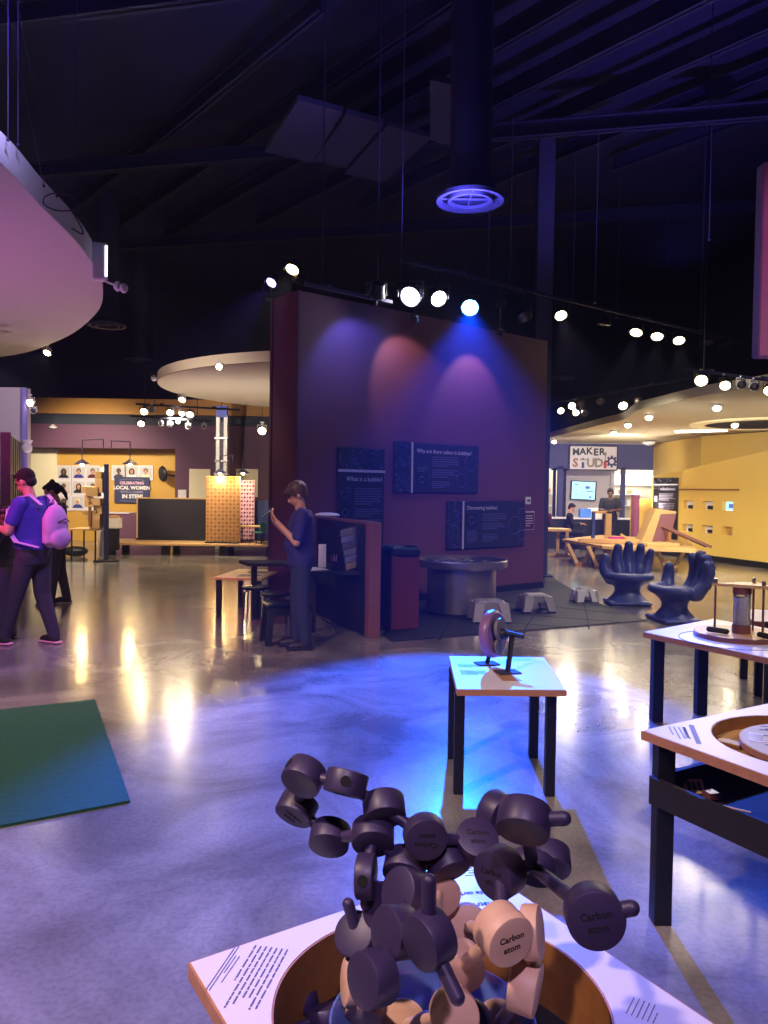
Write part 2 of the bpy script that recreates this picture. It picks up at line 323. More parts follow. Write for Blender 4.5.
yb(YS0,YS1,r1[1],yz_of(YS0),yz_of(YS1))
struct(mb.build('wall_yellow_front','yellow'))
mb=MB(); mb.add([yw(YS0,0,.015),yw(YS1,0,.015),yw(YS1,.14,.015),yw(YS0,.14,.015),yw(YS0,0,0),yw(YS1,0,0),yw(YS1,.14,0),yw(YS0,.14,0)],[(0,1,2,3),(3,2,6,7),(0,3,7,4),(1,5,6,2)]); struct(mb.build('baseboard_yellow','black'))
mb=MB(); s0,s1=-.15,2.1; mb.add([yw(s0,1.70,.03),yw(s1,1.70,.03),yw(s1,1.735,.03),yw(s0,1.735,.03),yw(s0,1.70,0),yw(s1,1.70,0),yw(s1,1.735,0),yw(s0,1.735,0)],[(0,1,2,3),(3,2,6,7),(0,3,7,4),(1,5,6,2),(0,4,5,1)]); struct(mb.build('trim_4','brown_wood'))
# tall yellow wall behind
mb=MB().prism([(8.25,20.4),(9.9,17.2),(11.2,14.5),(11.5,14.6),(9.6,18.9),(8.6,20.9),(8.6,24.0),(8.25,24.0)],0,3.12); struct(mb.build('wall_yellow_back','yellow'))
# ================================================================ CEILING THINGS
def canopy(name,label,poly,z,th,m,group=None):
    cx=sum(p[0] for p in poly)/len(poly); cy=sum(p[1] for p in poly)/len(poly)
    t=T(name,label,'canopy',(cx,cy,z),0,group)
    lp=[(p[0]-cx,p[1]-cy) for p in poly]
    # smooth outline (Catmull-Rom)
    out=[]; n=len(lp)
    for i in range(n):
        p0,p1,p2,p3=[Vector(lp[(i+k)%n]) for k in(-1,0,1,2)]
        for k in range(6):
            u=k/6; out.append(tuple(.5*((2*p1)+(-p0+p2)*u+(2*p0-5*p1+4*p2-p3)*u*u+(-p0+3*p1-3*p2+p3)*u**3)))
    MB().prism(out,.004,th).build('fascia',m,t); 
    MB().prism([(x*.998,y*.998) for x,y in out],0,.006).build('soffit',m,t)
    return t
def pts(l,z): return [tuple(FL(x,y,z))[:2] for x,y in l]
cl=canopy('ceiling_canopy','huge rounded white ceiling canopy lit pink and violet at upper left',pts([(0,163),(40,205),(75,240),(93,265),(103,290),(95,315),(60,340),(0,357)],4.2)+[(-11.5,17.2),(-11.8,12),(-11.5,6.5),(-7,2.6),(-4.0,3.2),(-3.2,4.9)],4.2,.26,'canopy_white')
t=T('ceiling_canopy','pale round ceiling canopy hanging left of the purple block wall','canopy',(-.65,14.9,3.45))
MB().lathe([(3.55,.01),(3.55,.17),(0,.17)],64).build('fascia','canopy_beige',t,smooth=True); MB().lathe([(3.54,.012),(0,.012),(0,0),(3.54,0)],64).build('soffit','canopy_beige',t)
c3=canopy('ceiling_canopy','long wavy cream ceiling canopy above the maker area and yellow wall',pts([(548,438),(600,425),(622,420),(636,411),(655,406),(700,396),(768,385)],3.14)+[(5.9,9.2),(9,9.0),(12,11),(12.5,17),(11.5,24.0),(8,24.1),(4.6,24.1),(4.4,23)],3.14,.15,'canopy_beige')
# lit oval opening and tube light in the cream canopy
tl=T('tube_light','slim white tube light flush in the cream canopy before the yellow wall','light',FL(701,431,3.10))
MB().box((0,0,0),(1.15,.07,.05)).build('tube',L_TUBE,tl).rotation_euler=(0,0,-.55)
MB().box((0,0,.03),(1.25,.12,.03)).build('housing','white',tl).rotation_euler=(0,0,-.55)
ov=T('ceiling_recess','cream lit oval recess with dark centre in the canopy at right','ceiling recess',FL(765,424,3.12))
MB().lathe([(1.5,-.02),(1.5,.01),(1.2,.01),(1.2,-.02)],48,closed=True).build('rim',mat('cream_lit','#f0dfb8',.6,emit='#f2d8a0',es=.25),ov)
MB().lathe([(1.2,-.012),(0,-.012)],48).build('opening','hole',ov)
# smoke detectors under the canopies
for px,py,lab in ((649,442,'round white detector on the blue header wall soffit'),(735,437,'round white detector above the yellow wall')):
    t=T('smoke_detector',lab,'detector',FL(px,py,3.10)); MB().lathe([(.0,-.10),(.10,-.09),(.17,-.05),(.19,0),(0,.02)],20).build('shell','white',t,smooth=True); MB().lathe([(.05,-.115),(.05,-.098),(0,-.098)],12).build('sensor','steel',t)
t=T('dome_camera','small white dome hanging on the violet post at left','camera',DP(27,448,12.9)); MB().sph((0,0,0),.085).build('dome','white',t,smooth=True); MB().cone((0,0,.05),(0,0,.13),.06,.09).build('mount','white',t)
# joists, beams and ducts high up
jd=dv; jn=nv
def beam(name,label,cx,cy,z,ang,L,wd,h,m='steel_dark',cat='beam',group=None):
    o=MB()
    o.box((0,0,h/2-.01),(L,wd,.02)).box((0,0,-h/2+.01),(L,wd,.02)).box((0,0,0),(L,wd*.25,h))
    o=o.build(name,m); o.location=(cx,cy,z); o.rotation_euler=(0,0,ang); tag(o,label,cat,group)
for i in range(7):
    p=Vector((-6+i*2.6,17-1.2*i,8.25)); beam('steel_joist','dark steel joist running under the black ceiling',p.x,p.y,p.z,WA+PI/2,16,.14,.30,group='ceiling joists')
for i in range(3):
    p=Vector((1.5,9+4.6*i,7.74)); beam('cross_beam','heavy dark cross beam below the ceiling joists',p.x,p.y,p.z,WA-.9,26,.16,.26,group='ceiling cross beams')
def panel_quad(px_list,z,label):
    P=[FL(x,y,z) for x,y in px_list]; c=sum(P,Vector())/4
    o=MB().prism([(p.x-c.x,p.y-c.y) for p in P],0,.08).build('acoustic_panel',mat('panel_grey','#3a3750',.9)); o.location=c; tag(o,label,'panel','acoustic panels')
panel_quad([(298,100),(343,112),(312,163),(265,152)],7.2,'grey acoustic panel at the upper left end of the hung row')
panel_quad([(348,114),(384,124),(346,168),(314,161)],7.2,'grey acoustic panel in the middle of the hung row')
panel_quad([(388,126),(432,138),(384,182),(344,174)],7.2,'grey acoustic panel third in the row, above the white spots')
panel_quad([(430,80),(460,86),(458,150),(430,140)],7.2,'narrow grey acoustic panel beside the round duct')
def duct(px,py,z,r,label,top=ZC,tr=None,pipe_r=None):
    p=FL(px,py,z); t=T('round_diffuser',label,'air duct',p); pr=pipe_r or r*.62
    MB().lathe([(r,-.01),(r*1.0,.04),(r*.86,.05),(r*.84,.0)],40,closed=True).build('outer_ring','duct',t,smooth=True)
    MB().lathe([(r*.66,-.015),(r*.66,.03),(r*.56,.03),(r*.56,-.015)],40,closed=True).build('inner_ring','duct',t,smooth=True)
    MB().lathe([(r*.84,.06),(pr,.35),(pr,top-z-.02)],32).build('pipe','steel_dark',t,smooth=True)
    for k in range(2): MB().box((0,0,.02),(r*1.7,.015,.02),(0,0,k*PI/2)).build('vane','duct',t)
duct(470,201,5.3,.43,'round ceiling diffuser ringed with blue light above the spotlights')
duct(107,326,5.4,.44,'round grey diffuser just right of the pink canopy')
duct(139,361,5.4,.42,'small round grey diffuser farther back left')
duct(562,379,4.9,.36,'round diffuser on a vertical duct right of the block wall')
# square dark column with violet lit edge
p=DP(545,200,14.8)
t=T('steel_column','tall dark square column rising behind the block wall','column',(p.x,14.8,0)); MB().box((0,0,ZC/2),(.30,.30,ZC-.02)).build('shaft','duct',t); MB().cham((0,0,.02),(.5,.5,.04),.01).build('base_plate','steel_dark',t)
# white service column under the left round canopy
p=DP(222,440,20.6)
t=T('service_column','white and glass service column with blue top in the far left gallery','column',(p.x,20.6,0))
MB().box((-.1,0,1.75),(.09,.12,3.5)).box((.1,0,1.75),(.09,.12,3.5)).build('rails','white',t); MB().box((0,.03,1.7),(.12,.04,3.3)).build('glass','clear',t)
MB().box((0,0,3.6),(.28,.16,.30)).build('top_cap',mat('blue_cap','#3a4cc0',.5),t)
for z in (2.9,2.3,1.95): MB().cham((0,0,z),(.36,.2,.06),.01).build('bracket','steel',t)
# thin suspension rods and cables (px of lower end, depth, upper z)
rods=[(401,290,10.6,'thin rod dropping to the left end of the white spot track'),(510,288,13.0,'thin blue-lit rod right of the blue spotlight'),(573,300,15.5,'thin rod right of the dark column'),(595,303,13.8,'thin rod above the warm spot beyond the block wall'),(617,318,17.5,'faint thin rod above the black unlit spot'),(701,330,15.2,'left rod of the close pair at upper right'),(709,240,13.2,'right shorter rod of the close pair at upper right')]
for px,py,Y,lab in rods:
    p=DP(px,py,Y); o=MB().cone((0,0,0),(0,0,ZC-p.z-.02),.008,.008,8).box((0,0,.0),(.05,.05,.02)).build('hanging_rod','duct'); o.location=p; tag(o,lab,'rod')
for px,py,Y,lab in ((44,186,7.4,'leftmost thin cable into the pink canopy edge'),(57,196,7.6,'thin cable second from left above the pink canopy'),(76,214,8.2,'straight thin cable at the right of the pink canopy cables'),(238,330,17,'faint long cable above the round canopy'),(158,372,15.6,'faint cable holding the left edge of the round canopy'),(8,140,6.4,'faint cable at the far upper left corner'),(18,145,6.6,'second faint cable at the upper left corner')):
    p=DP(px,py,Y); lean=.0; top=Vector((p.x-(.9 if px in(44,57) else 0),p.y,ZC-.02))-p
    o=MB().cone((0,0,0),tuple(top),.0045,.0045,6).sph((0,0,0),.014,8,6).build('hanging_cable','steel_dark'); o.location=p; tag(o,lab,'cable')
mb=MB(); loop=[]
for k in range(15): a=2*PI*k/14; loop.append((.17*math.cos(a),.05*math.sin(a)*1.0,.10*math.sin(a)-.02*math.cos(a)))
mb.tube(loop,.006,6); pts2=[(.1+.11*math.sin(k*PI/8),0,-.08-.14*math.sin(k*PI/8)*.9+(-.02*k)) for k in range(9)]; mb.tube(pts2,.007,6)
o=mb.build('cable_loop','black'); o.location=DP(61,202,7.4); tag(o,'loop of black cable hanging at the pink canopy edge','cable')
# emergency light on pink canopy
p=DP(100,262,9.3); t=T('emergency_light','white emergency light box with twin heads on the pink canopy rim','emergency light',p,.25)
MB().cham((0,0,0),(.17,.12,.44),.015).build('case','white',t); MB().box((.075,-.062,0),(.03,.005,.36)).build('lit_strip','white_lit',t)
for k,(dx,dz) in enumerate(((.20,-.27),(.27,-.29))): MB().sph((dx,-.02*k,dz),(.05,.05,.06)).cone((.05,0,-.22),(dx,-.02*k,dz),.012,.012,8).build('lamp_head','white',t,smooth=True)
p=DP(154,378,14.6); t=T('emergency_light','small white emergency lamp at the left tip of the round canopy','emergency light',p)
MB().sph((0,0,0),.06).build('lamp_head','white',t,smooth=True); MB().cone((0,0,0),(.16,0,-.01),.015,.015).build('arm','white',t)
# ================================================================ TRACKS AND SPOTS
def track(name,label,a,b,m='black',hang=8.58):
    a=Vector(a); b=Vector(b); c=(a+b)/2; d=b-a; t=T(name,label,'lighting track',c)
    q=d.to_track_quat('X','Z'); o=MB().box((0,0,0),(d.length,.045,.04)).build('rail',m,t); o.rotation_mode='QUATERNION'; o.rotation_quaternion=q
    n=max(2,int(d.length/2.2))
    for i in range(n):
        pp=d*((i+.5)/n-.5); MB().box(tuple(pp+Vector((0,0,.03))),(.08,.06,.03),q.to_matrix()).build('coupler',m,t)
    if hang:
        for i in (-1,1):
            pp=d*(.32*i); MB().cone(tuple(pp+Vector((0,0,.03))),(pp.x,pp.y,hang-c.z),.008,.008,6).build('suspension_rod','steel_dark',t)
    return t
def wall_o(s,z,off): return wall(s,z,off)
track('lighting_track','long black lighting track running past the block wall to the right',wall(1.0,4.50,.8),wall(9.9,4.62,.8),'steel_dark')
track('lighting_track','short blue-lit rail at the upper left of the block wall',wall(-.35,3.98,.7),wall(.95,3.98,.7),'duct')
def spot_head(name,loc,aim,r,lensm,label,top=None,power=0,color=WHITE,angle=50,group=None,size=1.0,body='black',base=None):
    loc=Vector(loc); aim=Vector(aim); t=T(name,label,'spotlight',loc,0,group); d=(aim-loc).normalized(); q=d.to_track_quat('Z','Y'); e=q.to_matrix()
    L=r*2.3
    o=MB().lathe([(r*.55,-L*.75),(r*.8,-L*.68),(r*.86,-L*.3),(r,-L*.2),(r*1.08,0),(r*.98,.0),(r*.9,-L*.12)],18).build('housing',body,t,smooth=True); o.rotation_mode='QUATERNION'; o.rotation_quaternion=q
    o=MB().lathe([(0,.012),(r*.55,.004),(r*.9,-.01),(0,-.03)],18).build('lens',lensm,t,smooth=True); o.rotation_mode='QUATERNION'; o.rotation_quaternion=q
    hz=(top-loc.z) if top else r*2.2
    mb=MB(); 
    for sg in(-1,1): mb.tube([(sg*r*1.15,0,-L*.0),(sg*r*1.15,0,r*1.5)],r*.09,6)
    mb.tube([(-r*1.15,0,r*1.5),(r*1.15,0,r*1.5)],r*.09,6); mb.build('yoke',body,t)
    if base: MB().cone((0,0,-r*1.0),(0,0,base-loc.z+.02),r*.16,r*.16,8).box((0,0,base-loc.z+.012),(.14,.14,.02)).build('floor_mount',body,t)
    else: MB().cone((0,0,r*1.5),(0,0,max(hz,r*1.7)),r*.13,r*.13,8).box((0,0,max(hz,r*1.7)),(r*.9,r*.7,r*.35)).build('clamp',body,t)
    if power:
        l=spot((0,0,0),(0,0,1),power,color,angle,.45,max(.03,r*.5),parent=t); l.parent=t; l.location=d*.05; l.rotation_euler=d.to_track_quat('-Z','Y').to_euler()
    return t
CAMP=Vector((0,0,1.6))
def wpx(px,py,off):
    q=WP(px,py,A+nv*off,dv); return q
# big stage spots
spot_head('stage_spotlight',wpx(410,297,.85),(-2.4,4.8,0),.135,L_WHITE,'largest white stage spotlight, leftmost of the bright trio',4.5,240,(.88,.62,.88),34)
spot_head('stage_spotlight',wpx(439,299,.85),(2.9,4.9,0),.11,L_WHITE,'middle white stage spotlight left of the blue one',4.5,260,(.72,.60,.95),36)
spot_head('stage_spotlight',wpx(470,308,.85),(.46,5.2,0),.12,L_BLUE,'blue stage spotlight at the right of the bright trio',4.5,9500,(.0,.09,1.0),36)
spot_head('track_spotlight',wpx(414,321,.62),wall(1.75,3.2,0),.05,L_WARM,'small warm spotlight below the largest white one',4.5,24,(1,.66,.58),84)
spot_head('track_spotlight',wpx(501,306,.7),wall(3.1,3.0,0),.06,L_WARM,'warm spotlight just right of the blue one, upper of two',4.5,0)
spot_head('track_spotlight',wpx(500,335,.62),wall(3.1,3.0,0),.05,L_WARM,'warm spotlight close to the wall below the other warm one',4.5,24,(1,.66,.58),84)
spot_head('track_spotlight',wpx(524,318,.8),(3,6,0),.09,L_DIM,'unlit black spotlight at the top right of the block wall',4.5)
spot_head('track_spotlight',wpx(561,316,.8),(3.0,8.4,0),.095,L_NEUT,'warm lit spotlight, first beyond the block wall on the long track',4.55,170,NEUT,40)
spot_head('track_spotlight',wpx(604,325,.8),(3,13,0),.10,L_DIM,'unlit spotlight glinting blue between lit ones on the long track',4.6)
for px,py,ax,lab in ((636,333,2.6,'left of the three lit warm spotlights on the long track'),(657,337,3.6,'middle of the three lit warm spotlights on the long track'),(679,341,4.6,'right of the three lit warm spotlights on the long track')):
    spot_head('track_spotlight',wpx(px,py,.8),(ax,11.2,0),.105,L_NEUT,lab,4.6,150,NEUT,42)
spot_head('track_spotlight',wpx(707,343,.8),(6,13,0),.11,L_DIM,'unlit spotlight second from the right end of the long track',4.6)
spot_head('track_spotlight',wpx(725,346,.8),(6.5,13,0),.12,L_DIM,'unlit spotlight at the right end of the long track',4.6)
# on top of the block wall corner
P0=wall(.1,4.32,-.1)
spot_head('stage_spotlight',DP(292,270,10.25),(-2.8,7.4,0),.095,L_WARM,'warm spotlight on the top left corner of the block wall',None,260,WARM,40,base=4.1)
spot_head('stage_spotlight',DP(271,283,10.42),(-3.9,6.9,0),.075,L_VIO,'violet spotlight at the far left corner of the block wall',None,300,PUR,38,base=4.1)
spot_head('stage_spotlight',DP(302,280,10.4),(1.0,12,4.0),.07,L_DIM,'small unlit spotlight beside the warm one on the wall corner',base=4.1)
spot_head('stage_spotlight',wpx(376,296,.70),wall(1,3,0),.11,mat('lens_blue_off','#3a5ad0',.2,emit=(.05,.15,1),es=.8),'dim blue-tinted spotlight left of the bright trio',None,90,(.1,.15,1),100,base=4.0)
# second track right
def tn(px,py): return DP(px,py,11.0-(px-690)*.013)
def rail_pt(a,b,px):
    # point of the rail a-b seen at picture column px
    d=b-a; best=min((abs(384+FPX*((a+d*(k/200)).x/(a+d*(k/200)).y)-px),k) for k in range(201)); return a+d*(best[1]/200)
def tw(px,py,z=None): # along second track: depth falls from 21 to 12.5 as px rises
    Y=21.0-(px-548)*(21.0-12.8)/220; return DP(px,py,Y)
track('lighting_track','black lighting track rising over the cream canopy at right',tw(548,404),tw(700,376),'steel_dark')
track('lighting_track','near black lighting track at the right edge above the cream canopy',tn(686,369),tn(795,384),'steel_dark')
TWA,TWB=tw(548,404),tw(700,376); TNA,TNB=tn(686,369),tn(795,384)
for px,py,r,L_,pw,lab in ((559,411,.11,L_NEUT,0,'lit spotlight nearest the block wall edge on the second track'),(570,406,.12,L_NEUT,120,'bright upper spotlight of the far cluster on the second track'),(574,413,.10,L_NEUT,0,'bright lower spotlight of the far cluster on the second track'),(580,404,.12,L_DIM,0,'unlit upper spotlight in the far cluster'),(583,414,.11,L_DIM,0,'unlit lower spotlight in the far cluster'),(598,402,.12,L_DIM,0,'lone unlit bell-shaped spotlight on the second track'),(621,406,.13,L_NEUT,160,'lone bright spotlight midway on the second track'),(636,400,.10,L_DIM,0,'lone unlit small spotlight right of the bright midway one')):
    rp=rail_pt(TWA,TWB,px); sp=DP(px,py,rp.y); sp.x=rp.x
    spot_head('track_spotlight',sp,(5,13,0),r*.8,L_,lab,rp.z,pw,NEUT,60)
for px,py,r,L_,pw,lab in ((698,381,.13,L_NEUT,230,'brightest near spotlight above the yellow wall'),(722,386,.105,L_NEUT,200,'second bright near spotlight above the yellow wall'),(738,385,.09,L_DIM,0,'unlit white spotlight right of the two bright ones'),(751,387,.09,L_DIM,0,'unlit white spotlight second right of the bright ones'),(766,391,.10,L_NEUT,200,'bright spotlight at the right picture edge')):
    rp=rail_pt(TNA,TNB,px); sp=DP(px,py,rp.y); sp.x=rp.x
    spot_head('track_spotlight',sp,sp+Vector((-1.2,-3.2,-2.4)),r*.68,L_,lab,rp.z,pw*.35,NEUT,60,body='white' if L_ is L_DIM else 'black')
# downlights round the rim of the cream canopy
for px,py,lab in ((554,440,'rim downlight beside the block wall edge'),(614,431,'rim downlight above the room sign'),(628,423,'bluish rim downlight at the notch of the cream canopy'),(649,415,'rim downlight right of the canopy notch'),(717,405,'rim downlight right of the tube light'),(735,423,'downlight in the lit oval recess')):
    p=FL(px,py,3.12); spot_head('canopy_downlight',p-Vector((0,0,.06)),Vector((p.x-.6,p.y-2.2,0)),.07,L_NEUT,lab,None,30,NEUT,90,body='white')
for px,py,z,lab,pw in ((47,351,4.14,'small bright lamp under the far edge of the pink canopy',30),(182,398,3.36,'lamp hanging below the round canopy',26)):
    spot_head('gallery_lamp',FL(px,py,z)-Vector((0,0,.04)),FL(px,py,z)+Vector((-.3,-3,-3)),.065,L_NEUT,lab,None,pw,NEUT,90,body='white')
for px,py,Y,r,on,lab in ((219,367,11.80,.045,1,'small bright lamp on the rim of the round canopy'),(30,403,12.9,.06,1,'small lamp on top of the violet post'),(33,411,12.9,.05,0,'dim small lamp below the one on the violet post'),(262,431,20,.10,1,'bright lamp beside the block wall in the far gallery')):
    p=DP(px,py,Y); t=spot_head('gallery_lamp',p,p+Vector((-.2,-3,-1.2)),r,L_NEUT if on else L_DIM,lab,None,0,NEUT,90,body='white')
    if px in (30,33): MB().cone((0,0,0),(-.10,.05,-.01),.012,.012,8).build('arm','white',t)
    if px==262: MB().cone((0,0,.1),(0,0,8.58-p.z),.008,.008,6).build('suspension_rod','steel_dark',t)
G=17.2
track('lighting_track','upper dark track before the orange band, far left',DP(136,404,G),DP(240,410,G)); track('lighting_track','lower dark track before the orange band, far left',DP(130,416,G),DP(212,421,G))
def railz(px,py):
    a,b=((136,404),(240,410)) if py<418 else ((130,416),(212,421))
    return DP(px,a[1]+(b[1]-a[1])*(px-a[0])/(b[0]-a[0]),G).z
for px,py,r,on,pw,lab in ((144,412,.085,1,190,'brightest spotlight of the far left cluster'),(152,410,.07,0,0,'unlit spotlight beside the brightest far left one'),(170,413,.075,1,160,'second bright spotlight of the far left cluster'),(182,414,.06,1,0,'third small spotlight of the far left cluster'),(190,415,.08,1,190,'bright right spotlight of the far left cluster'),(141,424,.075,1,160,'low bright spotlight at the left of the far cluster'),(161,424,.05,0,0,'unlit low spotlight left of the middle, far left'),(170,425,.05,0,0,'unlit low spotlight in the middle, far left'),(178,422,.05,1,0,'small low lit spotlight, far left cluster'),(188,427,.055,0,0,'unlit low white spotlight, far left cluster'),(204,427,.05,0,0,'unlit low spotlight at the right, far left cluster')):
    p=DP(px,py,G); tgt=(p.x+.4,p.y-3,p.z-2.2)
    spot_head('track_spotlight',p,tgt,r,L_NEUT if on else L_DIM,lab,railz(px,py),pw*.10,(1,.76,.45),66,body='black' if on else 'white')
p=DP(53,427,21.9); t=T('wall_lamp','single small unlit lamp on the dark wall, far left','lamp',p); MB().lathe([(.03,.07),(.06,.04),(.12,.0),(.10,-.03),(0,-.05)],16).build('shade','white',t,smooth=True); MB().box((0,.06,.04),(.04,.12,.04)).build('arm','white',t)
# right edge hanging panel
o=MB().cham((0,0,0),(.9,.12,1.46),.01).build('hanging_banner','pink_panel'); o.location=(3.27,6.0,3.38); tag(o,'pinkish purple banner hanging at the right picture edge','panel')
# ================================================================ BLOCK WALL THINGS
def wall_sign(label,s0,s1,z0,z1,vertical=True,title='',tsize=.1,pics=(),body=(),rings=(),stripe=.0):
    t=T('exhibit_sign',label,'sign',wall((s0+s1)/2,(z0+z1)/2,.0),WA); W_=s1-s0; H_=z1-z0
    bd=MB().cham((0,-.016,0),(W_,.028,H_),.012).build('board','sign_navy',t)
    mb=MB(); rg=random.Random(int(W_*100))
    if vertical: bx=(-W_/2+.02,W_/2-.02,H_/2-.28,H_/2-.02); MB().box((0,-.033,H_/2-.31),(W_,.006,.035)).build('stripe','sign_light',t)
    else: bx=(-W_/2+.02,-W_/2+.30,-H_/2+.02,H_/2-.02); MB().box((-W_/2+.335,-.033,0),(.035,.006,H_)).build('stripe','sign_light',t)
    for k in range(34):
        x=bx[0]+rg.random()*(bx[1]-bx[0]); z=bx[2]+rg.random()*(bx[3]-bx[2]); a=rg.random()*PI; r=.015+rg.random()*.02
        if k%3==0:
            P=[(x+r*math.cos(2*PI*i/10),-.033,z+r*math.sin(2*PI*i/10)) for i in range(11)]; mb.tube(P,.004,4)
        elif k%3==1: mb.box((x,-.033,z),(r*2,.003,.006),(0,a,0)).box((x,-.033,z),(.006,.003,r*2),(0,a,0))
        else: mb.box((x,-.033,z),(r*2.4,.003,.008),(0,a,0))
    decor(bd,mb,'sign_dim')
    text(title,tsize,'sign_light',t,(pics[0][4],-.032,pics[0][5]),align='LEFT',bold=.001)
    mb=MB()
    for (x0,x1,z0_,z1_,rows) in body: dashes(mb,x0,x1,z0_,z1_,rows,-.033,.5,rg,wl=.93)
    decor(bd,mb,'sign_dim')
    mb=MB(); pm=MB()
    for (x,z,ww,hh,_,_) in pics:
        pm.box((x,-.032,z),(ww,.004,hh)); r=min(ww,hh)*.28; mb.tube([(x+r*math.cos(2*PI*i/16),-.036,z+r*math.sin(2*PI*i/16)) for i in range(17)],.008,5)
    pm.build('photo_square','sign_pic',t); mb.build('bubble_picture','sign_dim',t)
    if rings:
        mb=MB()
        for (x,z,r) in rings: mb.tube([(x+r*math.cos(2*PI*i/24),-.033,z+r*math.sin(2*PI*i/24)) for i in range(25)],.006,5)
        mb.build('bubble_rings','sign_dim',t)
    return t
wall_sign('tall navy exhibit panel headed What is a bubble? on the block wall',.63,1.43,.66,2.16,True,'What is a bubble?',.085,[(-.28,-.12,.17,.2,-.26,.33)],[(-.12,.36,-.02,.22,7),(-.12,.36,-.18,-.06,4),(-.12,.36,-.46,-.21,8),(-.12,.3,-.66,-.52,4),(-.36,-.18,-.33,-.25,3)],[(-.3,.12,.05),(-.22,.18,.03)])
wall_sign('wide navy exhibit panel headed Why are there colors in bubbles?, highest on the wall',1.59,3.29,1.565,2.285,False,'Why are there colors in bubbles?',.082,[(-.33,-.17,.2,.17,-.43,.24)],[(-.42,-.20,-.06,.02,4),(-.13,.42,.02,.18,5),(-.13,.42,-.14,-.01,4),(-.13,.30,-.29,-.18,4)],[(.66,.1,.12),(.47,-.17,.1)])
wall_sign('navy exhibit panel headed Discovering bubbles!, lowest and nearest the right edge',2.63,4.38,.72,1.45,False,'Discovering bubbles!',.08,[(-.36,.07,.22,.2,-.46,.26)],[(-.12,.46,.05,.18,5),(-.12,.44,-.08,.03,4),(-.12,.28,-.27,-.14,4),(-.46,-.22,-.28,-.08,6)],[(.62,-.02,.14),(.80,.16,.09),(.80,-.18,.08)])
t=T('wall_switch','small white wall control plate with a dark button near the wall edge','switch',wall(4.47,1.46,0),WA); MB().cham((0,-.01,0),(.13,.02,.12),.005).build('plate','white',t); MB().box((0,-.024,0),(.06,.012,.03)).build('button','black',t)
t=T('wall_notice','small maroon framed notice below the wall control plate','notice',wall(4.50,1.13,0),WA); MB().cham((0,-.008,0),(.26,.016,.30),.004).build('frame','print_white',t); MB().box((0,-.017,0),(.235,.003,.275)).build('sheet','maroon',t)
mb=MB(); dashes(mb,-.09,.09,-.1,.1,5,-.02,.3); mb.build('print','print_white',t)
# ================================================================ BUBBLE TANK, MATS, STOOLS
poly=[FL(x,y) for x,y in ((392,642),(646,621),(590,600),(560,583),(545,572))]+[wall(4.9,0,.03)]+[wall(1.2,0,.03),Vector((.05,8.9,0)),Vector((.0,8.55,0))]
m=mat('mat_tiles','#0f0e17',.7,var=.3,scale=60,bump=.2); nt=m.node_tree
o=MB().prism([(p.x,p.y) for p in poly],0,.012).build('rubber_mat',m); tag(o,'dark tiled rubber mat under the steel bubble tank','mat')
mb=MB()
for k in range(5):
    a=wall(.9+.95*k,.0125,.2); b=a+nv*3.2; 
# seams as shallow dark strips inset along the tile grid (part of the mat)
for (a,b) in (((.35,9.9),(2.3,9.1)),((.5,10.6),(3.0,9.55)),((1.2,11.6),(3.2,10.2)),((.6,8.3),(1.0,10.3)),((1.6,8.8),(2.2,10.9)),((2.45,9.2),(2.9,11.2))):
    v=Vector((b[0]-a[0],b[1]-a[1],0)); c=Vector(((a[0]+b[0])/2,(a[1]+b[1])/2,.0125)); mb.box(c,(v.length,.02,.003),(0,0,math.atan2(v.y,v.x)))
decor(o,mb,'hole')
t=T('bubble_tank','round stainless steel bubble tank with a wide rim','tank',(1.03,10.25,.012))
MB().cone((0,0,0),(0,0,.03),.50,.50,48).build('foot','black',t,smooth=True)
MB().lathe([(.455,.03),(.455,.60)],56).build('drum','steel',t,smooth=True)
MB().lathe([(.455,.58),(.59,.60),(.60,.62),(.60,.69),(.59,.70),(.575,.695),(.57,.63),(.45,.625),(.45,.60)],64,closed=True).build('rim','steel',t,smooth=True)
MB().lathe([(.572,.655),(0,.655)],48).build('water','water',t,smooth=True)
for k,(x,y,r) in enumerate(((-.15,.05,.10),(.02,-.12,.07),(.22,.02,.09),(-.30,-.12,.06))):
    w_=T('bubble_wand',['wire bubble ring floating left of centre in the tank','small wire bubble ring near the front of the tank','wire bubble ring at the right in the tank','tiny wire bubble ring at the far left in the tank'][k],'wand',(1.03+x,10.25+y,.675),k); MB().tube([(r*math.cos(2*PI*i/20),r*math.sin(2*PI*i/20),.006) for i in range(21)],.006,6).build('ring','chrome',w_,smooth=True); MB().cone((r,0,.006),(r+.10,0,.03),.007,.007,8).build('handle','black',w_)
